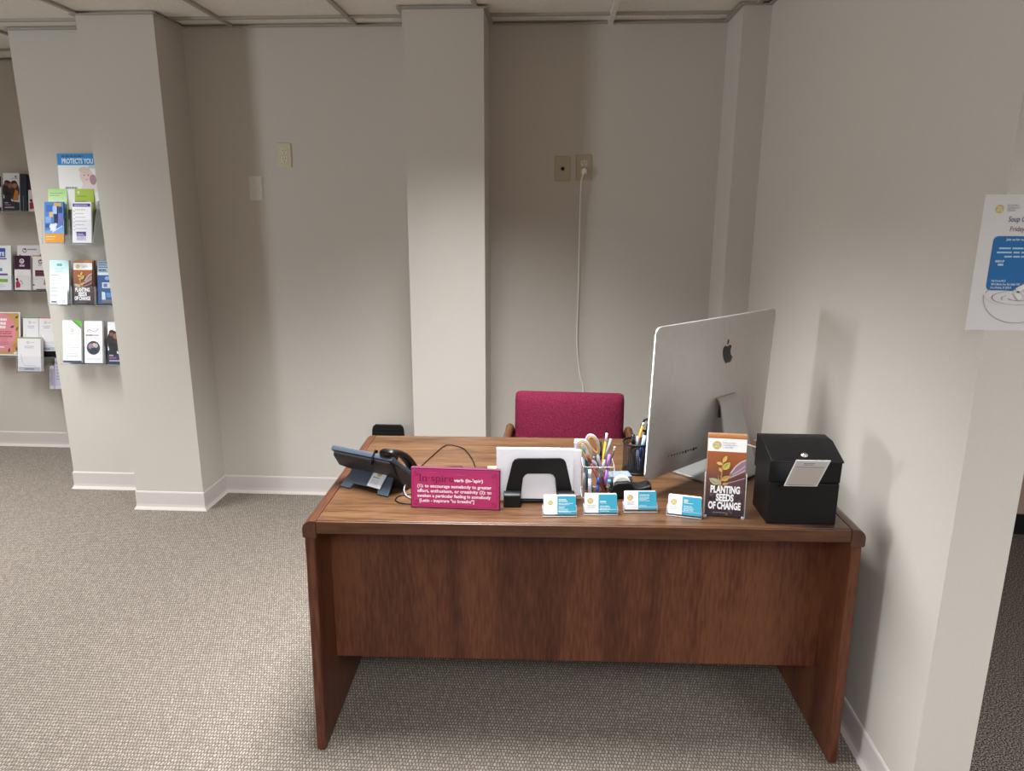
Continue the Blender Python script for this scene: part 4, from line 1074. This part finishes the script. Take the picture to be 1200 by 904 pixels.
a.greek(-.046, .145, .06, 1, .01, '7d8a90', .004, 3); a.greek(-.046, .12, .08, 2, .018, 'b2bcc2', .003, 4); a.greek(-.046, .08, .06, 3, .02, '99a6ae', .003, 5); a.rect(-.046, .004, -.016, .012, '5c6f84')
put(a, 'brochure', 'pale aqua and white brochure, first pocket of the middle rack', 'brochure', -2.590, 3.624, 1.074, GB)
a = Art(.052, .088, .001, 'e8eaf4'); a.rect(-.018, .03, .018, .078, 'dfe2ee'); a.line([(-.02, .03), (.014, .03)], .0018, 'a9b0c4'); a.greek(-.004, .018, .02, 3, .006, '9aa2b8', .003, 6)
put(a, 'card', 'small white card in front of the pale aqua brochure', 'card', -2.562, 3.605, 1.072)
p = planting(); put(p, 'brochure', 'seedling picture brochure, middle pocket of the middle wall rack', 'brochure', -2.462, 3.624, 1.074, GB)
a = Art(.102, .226, .016, '7d5a4a'); a.rect(-.051, .214, .051, .226, 'c8834c')
put(a, 'brochure_stack', 'stack of brochures behind the seedling brochure in the wall rack', 'brochures', -2.456, 3.629, 1.0745)
a = Art(.104, .226, .014, '2f5488')
a.rect(-.052, .155, .052, .226, 'a9bcd2'); a.greek(-.046, .212, .08, 3, .012, '46648f', .005, 7); a.greek(-.046, .172, .06, 2, .012, '20304c', .008, 8); a.rect(-.052, .150, .052, .165, 'cfd7e0')
a.disc(.0, .134, .014, '86a2c6', 12, .01); a.rect(-.028, .082, .04, .112, 'c2cbd8'); a.rect(-.02, .088, .0, .106, '6b6f86'); a.poly([(-.03, .02), (-.01, .02), (-.012, .06), (-.03, .064)], 'd6dde6'); a.rect(-.006, .034, .05, .058, '4f8fd0'); a.rect(-.03, .006, .05, .022, '746a6c')
put(a, 'brochure', 'dark blue brochure in the right pocket of the middle wall rack', 'brochure', -2.330, 3.624, 1.074, GB)

# --- bottom row on the nearer wall
rack('clear rack of three pockets in the bottom row on the nearer wall', -2.645, -2.26, YB, .752, [(-2.566, .122), (-2.447, .116), (-2.322, .12)], 3.62)
a = Art(.102, .226, .014, 'f2f2f0')
a.poly([(.0, .226), (.051, .226), (.051, .180), (.03, .20)], '4aa02c'); a.poly([(.01, .226), (.051, .226), (.051, .192), (.034, .208)], '6cc03c'); a.ring(.0, .172, .006, .0085, '7a8068', n=14); a.line([(0, .178), (0, .164)], .002, '7a8068')
a.greek(0, .150, .04, 1, .01, 'a7a596', .004, 3, 'c'); a.greek(0, .128, .075, 5, .012, 'b9b9b4', .003, 4, 'c'); a.greek(0, .045, .07, 2, .012, 'b9b9b4', .003, 5, 'c'); a.rect(-.051, 0, .051, .010, '2e3c58')
put(a, 'brochure', 'white brochure with a green top corner, first pocket of the bottom rack', 'brochure', -2.568, 3.624, .756, GB)
a = Art(.1, .226, .014, 'f1eff0')
a.line([(-.035, .168), (-.02, .18), (-.005, .172), (.012, .168), (.028, .182)], .002, '4a4650'); a.ring(-.024, .172, .008, .0095, '4a4650', n=14); a.disc(.024, .180, .003, 'b04a50', 8)
a.greek(-.042, .146, .04, 1, .01, '4a4650', .007, 2); a.greek(.0, .146, .042, 1, .01, 'c08a94', .007, 3); a.greek(-.02, .134, .05, 1, .01, 'b9a0a4', .003, 4)
a.disc(0, .082, .037, '3b3544', 26); a.disc(-.012, .09, .016, '8d7f8e', 12); a.disc(.014, .094, .012, 'b7a8aa', 12); a.poly([(-.022, .055), (.02, .052), (.016, .08), (-.012, .082)], '20283c'); a.disc(.004, .1, .008, 'd2b3a2', 10); a.line([(-.04, .022), (.04, .022)], .0016, 'b3b3b6')
put(a, 'brochure', 'white brochure with a round photo, middle pocket of the bottom rack', 'brochure', -2.450, 3.624, .754, GB)
def people(navy):
    a = Art(.102, .226, .014, 'e6e6ea')
    a.poly([(-.051, .0), (.051, 0), (.051, .05), (-.02, .06), (-.051, .075)], navy)
    a.disc(-.02, .125, .035, '2a2224', 18, .055); a.disc(.018, .118, .034, '3a2a26', 18, .055); a.disc(-.028, .168, .016, '2c1d1a', 14); a.disc(.018, .16, .022, '2e1e1a', 16); a.disc(-.006, .150, .016, '8a5a48', 14); a.disc(.022, .150, .015, 'a87456', 14); a.disc(-.030, .160, .011, '7a4c3c', 12)
    a.poly([(.008, .06), (.046, .06), (.044, .115), (.026, .13)], 'c07a3c'); a.poly([(-.046, .055), (.0, .05), (-.002, .11), (-.04, .12)], '1d181c'); a.disc(.03, .205, .006, '5c6674', 12); a.greek(.006, .192, .038, 1, .01, '8d97a4', .004, 2)
    a.greek(-.042, .044, .03, 1, .01, 'cfc9d8', .006, 3); a.greek(-.042, .030, .055, 1, .01, 'b85f72', .008, 4); a.greek(-.042, .015, .07, 1, .01, 'b9b6cc', .007, 5)
    return a
a = people('2b3858'); put(a, 'brochure', 'navy footed brochure with people in the right pocket of the bottom rack', 'brochure', -2.320, 3.624, .750, GB)

# --- far wall, upper row
yf = 4.32
rack('clear rack of brochures in the upper row on the far wall', -3.52, -2.95, YF, 1.545, [(-3.425, .115), (-3.307, .115), (-3.165, .13)], yf)
a = Art(.1, .21, .012, 'dcd8d8'); a.rect(-.05, .145, .05, .21, '231a22'); a.disc(.03, .172, .010, 'd8d4d8', 12); a.rect(-.05, 0, .05, .022, '1e2436'); a.disc(.02, .010, .012, 'c9d3e4', 10, .008); a.greek(-.04, .13, .07, 6, .016, 'b3a9a6', .003, 3)
put(a, 'brochure', 'black topped white brochure at the far left of the upper far rack', 'brochure', -3.425, yf + .004, 1.546, GB)
a = people('2a2838'); put(a, 'brochure', 'brochure with a group of people in the upper rack on the far wall', 'brochure', -3.310, yf + .004, 1.549, GB)
a = Art(.1, .22, .02, '1e2430'); a.rect(.0, .0, .05, .22, '2a3442')
put(a, 'brochure_stack', 'dark slate brochures behind the people brochure on the far wall', 'brochures', -3.268, yf + .012, 1.5495)
def maroon_white(flip):
    a = Art(.105, .215, .012, 'e6e2e2')
    if not flip:
        a.rect(-.0525, .130, .0525, .215, '3a1a32'); a.ring(-.004, .180, .010, .0155, 'ece6ea', n=18); a.poly([(-.010, .182), (.004, .182), (-.003, .170)], 'ece6ea'); a.greek(-.02, .146, .034, 1, .01, 'cfc3cc', .012, 2); a.rect(-.0525, .128, .0525, .131, '5c3a54')
        a.greek(-.035, .11, .06, 3, .012, 'cdc7c9', .003, 3); a.poly([(-.045, .012), (-.018, .016), (-.014, .035), (-.03, .062), (-.046, .048)], 'b2324e'); a.disc(-.036, .066, .008, '2a1a1c', 10); a.line([(-.02, .06), (-.008, .055), (.0, .036)], .004, '6a6a68')
    else:
        a.rect(-.0525, .208, .0525, .215, 'b98a3c'); a.ring(.0, .176, .010, .015, '4a2440', 120, 420, 20); a.disc(.0, .184, .006, '1c1218', 10); a.greek(-.016, .150, .034, 1, .01, 'a79da4', .006, 4)
        a.rect(-.036, .085, .036, .122, '431730'); a.greek(-.03, .107, .06, 3, .009, '8d4c66', .004, 5); a.poly([(.018, .03), (.05, .032), (.05, .085), (.036, .095), (.022, .06)], 'b87a4a'); a.disc(.036, .088, .010, '231518', 10); a.line([(-.05, .068), (.05, .068)], .0012, 'a9a3a6'); a.disc(-.046, .03, .008, '2b2024', 8, .004)
        a.rect(-.03, .0, .0525, .006, '6b5862')
    return a
a = maroon_white(False); put(a, 'brochure', 'maroon topped brochure at the right of the upper far rack', 'brochure', -3.150, yf + .004, 1.545, GB)

# --- far wall, middle row
rack('clear rack of sheets and brochures in the middle row on the far wall', -3.60, -2.98, YF, 1.058, [(-3.50, .225), (-3.318, .118), (-3.195, .115)], yf)
a = Art(.216, .279, .01, 'e9ebee')
a.rect(-.108, .205, .072, .262, '3058a8'); a.greek(-.09, .245, .13, 1, .01, '9db4e0', .008, 3); a.text('ETTE', .066, .215, .022, 'eef2fa', width=.07, align='r', bold=.03); a.rect(-.108, .192, .08, .200, '4b4f9a')
for z, x1, c in ((.15, .01, 'd07a35'), (.118, .05, '5b93aa'), (.092, .085, '74489a'), (.05, .085, '8ab548')): a.rect(-.108, z, x1, z + (.02 if c != '74489a' else .012), c)
a.greek(-.09, .034, .17, 3, .011, 'c3c8ce', .004, 5)
put(a, 'flyer', 'white flyer with coloured bars at the left of the middle far rack', 'flyer', -3.502, yf + .006, 1.062)
a = Art(.216, .279, .006, 'e6e3e5')
a.poly([(-.095, .03), (.1, .03), (.1, .225), (.06, .232), (.02, .205), (-.03, .195), (-.07, .204), (-.095, .222)], '3f1d38'); a.poly([(-.095, .05), (-.02, .05), (-.02, .196), (-.06, .202), (-.095, .222)], '5d3550'); a.ring(-.06, .246, .010, .014, '3f2440', 120, 420, 20); a.disc(-.058, .254, .006, '1c1218', 8); a.greek(-.04, .248, .06, 1, .01, '8c8490', .008, 2)
a.poly([(.07, .185), (.1, .19), (.102, .225), (.088, .25), (.074, .24)], 'a83550'); a.disc(.084, .254, .009, '241418', 10)
put(a, 'flyer', 'white flyer with a maroon wave standing behind the brochures on the far wall', 'flyer', -3.262, yf + .03, 1.064)
a = maroon_white(False); put(a, 'brochure', 'maroon topped brochure in the middle pocket of the middle far rack', 'brochure', -3.318, yf + .004, 1.064, GB)
a = maroon_white(True); put(a, 'brochure', 'white brochure with a gold top edge in the middle far rack', 'brochure', -3.200, yf + .004, 1.066, GB)

# --- far wall, bottom row
rack('clear rack of flyers and pads in the bottom row on the far wall', -3.62, -2.98, YF, .640, [(-3.51, .228), (-3.325, .11), (-3.215, .11)], yf)
a = Art(.216, .279, .008, 'f0ecea')
a.rect(-.108, .008, .100, .272, 'c99f62'); a.disc(-.02, .15, .098, 'e2909c', 26, .12); a.rect(-.108, .03, .055, .2, 'e2909c')
for k, t in enumerate((.05, .06, .056)): a.text(('', '', '')[k], 0, 0, .01, 'ffffff') if False else a.greek(-.02, .222 - k * .024, t * 1.6, 1, .02, 'fbf1f2', .016, 2 + k, 'c')
a.greek(-.02, .150, .15, 2, .012, 'b0485c', .006, 6, 'c'); a.rect(-.108, .118, .055, .128, '8d7a60'); a.greek(-.02, .108, .12, 4, .012, 'c4687a', .004, 7, 'c'); a.greek(-.02, .05, .06, 1, .01, 'fbeef0', .008, 8, 'c')
for q in ((.075, .24, 30, '5a6a3c'), (.07, .19, 200, '4a5c3a'), (.08, .16, 60, '7a6a3c'), (.06, .06, 40, 'd08c3c'), (.07, .05, 150, 'd89a48'), (.03, .02, 80, '7a3c40'), (.085, .03, 100, '5c5468'), (.06, .012, 20, 'eeeeee')): a.leaf(q[0], q[1], .03, .014, q[2], q[3])
put(a, 'flyer', 'pink and tan floral flyer in the bottom far rack', 'flyer', -3.512, yf + .006, .642)
def pad(top, w=.108, h=.216, t=.02):
    a = Art(w, h, t, 'eceaec'); a.rect(-w / 2, h - .008, w / 2, h - .001, top); a.ring(-.008, h - .034, .005, .0075, '8a8c90', n=12); a.greek(.004, h - .036, .03, 1, .01, 'b9bcc0', .004, 2); a.greek(0, h - .06, w * .6, 2, .01, 'b0b0b6', .004, 3, 'c')
    a.line([(-w * .36, h * .5), (-w * .30, h * .25), (-w * .2, .035), (w * .3, .034)], .002, '9aa0aa'); a.rect(-w / 2 + .004, .004, w / 2 - .004, .026, 'b7bdc8'); a.greek(0, .010, w * .6, 1, .01, '59627a', .007, 4, 'c'); return a
put(pad('6f9a3c'), 'prescription_pad', 'white pad with a green top line behind the front pad on the far wall', 'pad', -3.325, yf + .004, .674, 'white pads on the far wall')
put(pad('c06a58'), 'prescription_pad', 'white pad with a red top line in the bottom far rack', 'pad', -3.222, yf + .004, .674, 'white pads on the far wall')
hp = thing('pad_holder', 'clear wall pocket hanging low on the far wall holding a white pad', 'pad holder')
pocket(hp, -3.305, .165, 4.252, .552, .10, .04); part('arm', M['acrylic'], hp, lambda bm: box(bm, -3.23, -3.05, 4.30, YF - .001, .60, .604))
part('wall_plate', M['acrylic'], hp, lambda bm: box(bm, -3.385, -3.225, YF - .006, YF - .001, .56, .70)); part('bracket', M['acrylic'], hp, lambda bm: box(bm, -3.31, -3.30, 4.294, YF - .006, .552, .60))
put(pad('7a9a3c', .152, .216, .026), 'prescription_pad', 'largest white pad with green top line, lowest and foremost on the far wall', 'pad', -3.308, 4.258, .555, 'white pads on the far wall')
h2 = thing('card_pocket', 'small clear pocket low on the far wall by the corner', 'card pocket')
pocket(h2, -3.19, .09, 4.31, .424, .13, .03); part('wall_plate', M['acrylic'], h2, lambda bm: box(bm, -3.235, -3.145, YF - .006, YF + .001, .43, .62)); part('bracket', M['acrylic'], h2, lambda bm: box(bm, -3.195, -3.185, 4.36, YF - .006, .45, .50))
a = Art(.05, .2, .006, 'd6d2e2'); a.rect(-.022, .02, .022, .19, 'cbc5da'); a.greek(-.016, .16, .03, 6, .02, '9a90b4', .006, 3)
put(a, 'card', 'lilac leaflet standing in the small clear pocket by the corner', 'leaflet', -3.175, 4.316, .428)
a = Art(.03, .15, .006, 'dcd8e6'); a.rect(-.012, .02, .012, .13, 'b9b0cc')
put(a, 'card', 'narrow pale leaflet left of the lilac leaflet in the small pocket', 'leaflet', -3.220, 4.316, .428)

# ================================================================ LIGHT
def assumed_troffer(name, x, y, power, spread=165, sx=.6, sy=1.2, col=(.96, .98, 1.0)):  # ceiling lamps are assumed from the light; none is in view
    l = bpy.data.lights.new(name, 'AREA'); l.shape = 'RECTANGLE'; l.size = sx; l.size_y = sy
    l.energy = power; l.color = col; l.spread = R(spread)
    o = bpy.data.objects.new(name, l); COL.objects.link(o); o.location = (x, y, ZC - .006)
    return o
assumed_troffer('assumed_ceiling_lamp', -.35, 2.12, 55, 101)  # assumed lamp above the desk, out of view
assumed_troffer('assumed_ceiling_lamp', -.35, -1.3, 100, 150)  # fill lamp added out of view to brighten front floor and desk panel
assumed_troffer('assumed_ceiling_lamp', -3.75, 3.3, 17, 104)  # unseen lamp added to light the lower far wall
assumed_troffer('assumed_ceiling_lamp', -2.9, 2.5, 36, 112)  # assumed lamp near the nearer left wall, out of view
assumed_troffer('assumed_ceiling_lamp', 2.3, -.6, 84, 160, col=(.88, .95, 1.0))  # unseen lamp added to light the end of the right wall
# daylight from an assumed window in the left wall, five metres outside the picture
l = bpy.data.lights.new('assumed_daylight', 'AREA'); l.shape = 'RECTANGLE'; l.size = 1.25; l.size_y = .8; l.energy = 150; l.color = (.84, .94, 1.0)
o = bpy.data.objects.new('assumed_daylight', l); COL.objects.link(o); o.location = (XL + .03, -.45, 1.62); o.rotation_euler = (0, R(-90), 0)
bm = bmesh.new()
for q in ((-.92, .02, .93, .99), (-.92, .02, 2.25, 2.31), (-.92, -.86, .93, 2.31), (-.04, .02, .93, 2.31)): box(bm, XL, XL + .025, q[0], q[1], q[2], q[3])
struct('assumed_window', bm, M['base'])  # frame added for the assumed window, out of view
wd = bpy.data.worlds.new('World'); scene.world = wd; wd.use_nodes = True
wd.node_tree.nodes['Background'].inputs['Color'].default_value = (.5, .5, .5, 1); wd.node_tree.nodes['Background'].inputs['Strength'].default_value = .1

# ================================================================ CAMERA
cam = bpy.data.cameras.new('Camera'); co = bpy.data.objects.new('Camera', cam); COL.objects.link(co)
f_px, pitch, yaw, roll, hc = 837.5, .2384, .0553, .0035, 1.5522
cam.sensor_fit = 'HORIZONTAL'; cam.sensor_width = 36; cam.lens = f_px / 1200 * 36; cam.clip_start = .05
cp, sp_, cy_, sy_, cr, sr = math.cos(pitch), math.sin(pitch), math.cos(yaw), math.sin(yaw), math.cos(roll), math.sin(roll)
right0 = Vector((cy_, sy_, 0)); up0 = Vector((-sy_ * sp_, cy_ * sp_, cp)); fwd = Vector((-sy_ * cp, cy_ * cp, -sp_))
rt = right0 * cr + up0 * sr; up = up0 * cr - right0 * sr
mt = Matrix((( rt.x, up.x, -fwd.x, 0), (rt.y, up.y, -fwd.y, 0), (rt.z, up.z, -fwd.z, hc), (0, 0, 0, 1)))
co.matrix_world = mt
scene.camera = co
scene.view_settings.view_transform = 'Standard'; scene.view_settings.look = 'None'; scene.view_settings.gamma = 1; scene.view_settings.use_curve_mapping = False
scene.view_settings.exposure = .07
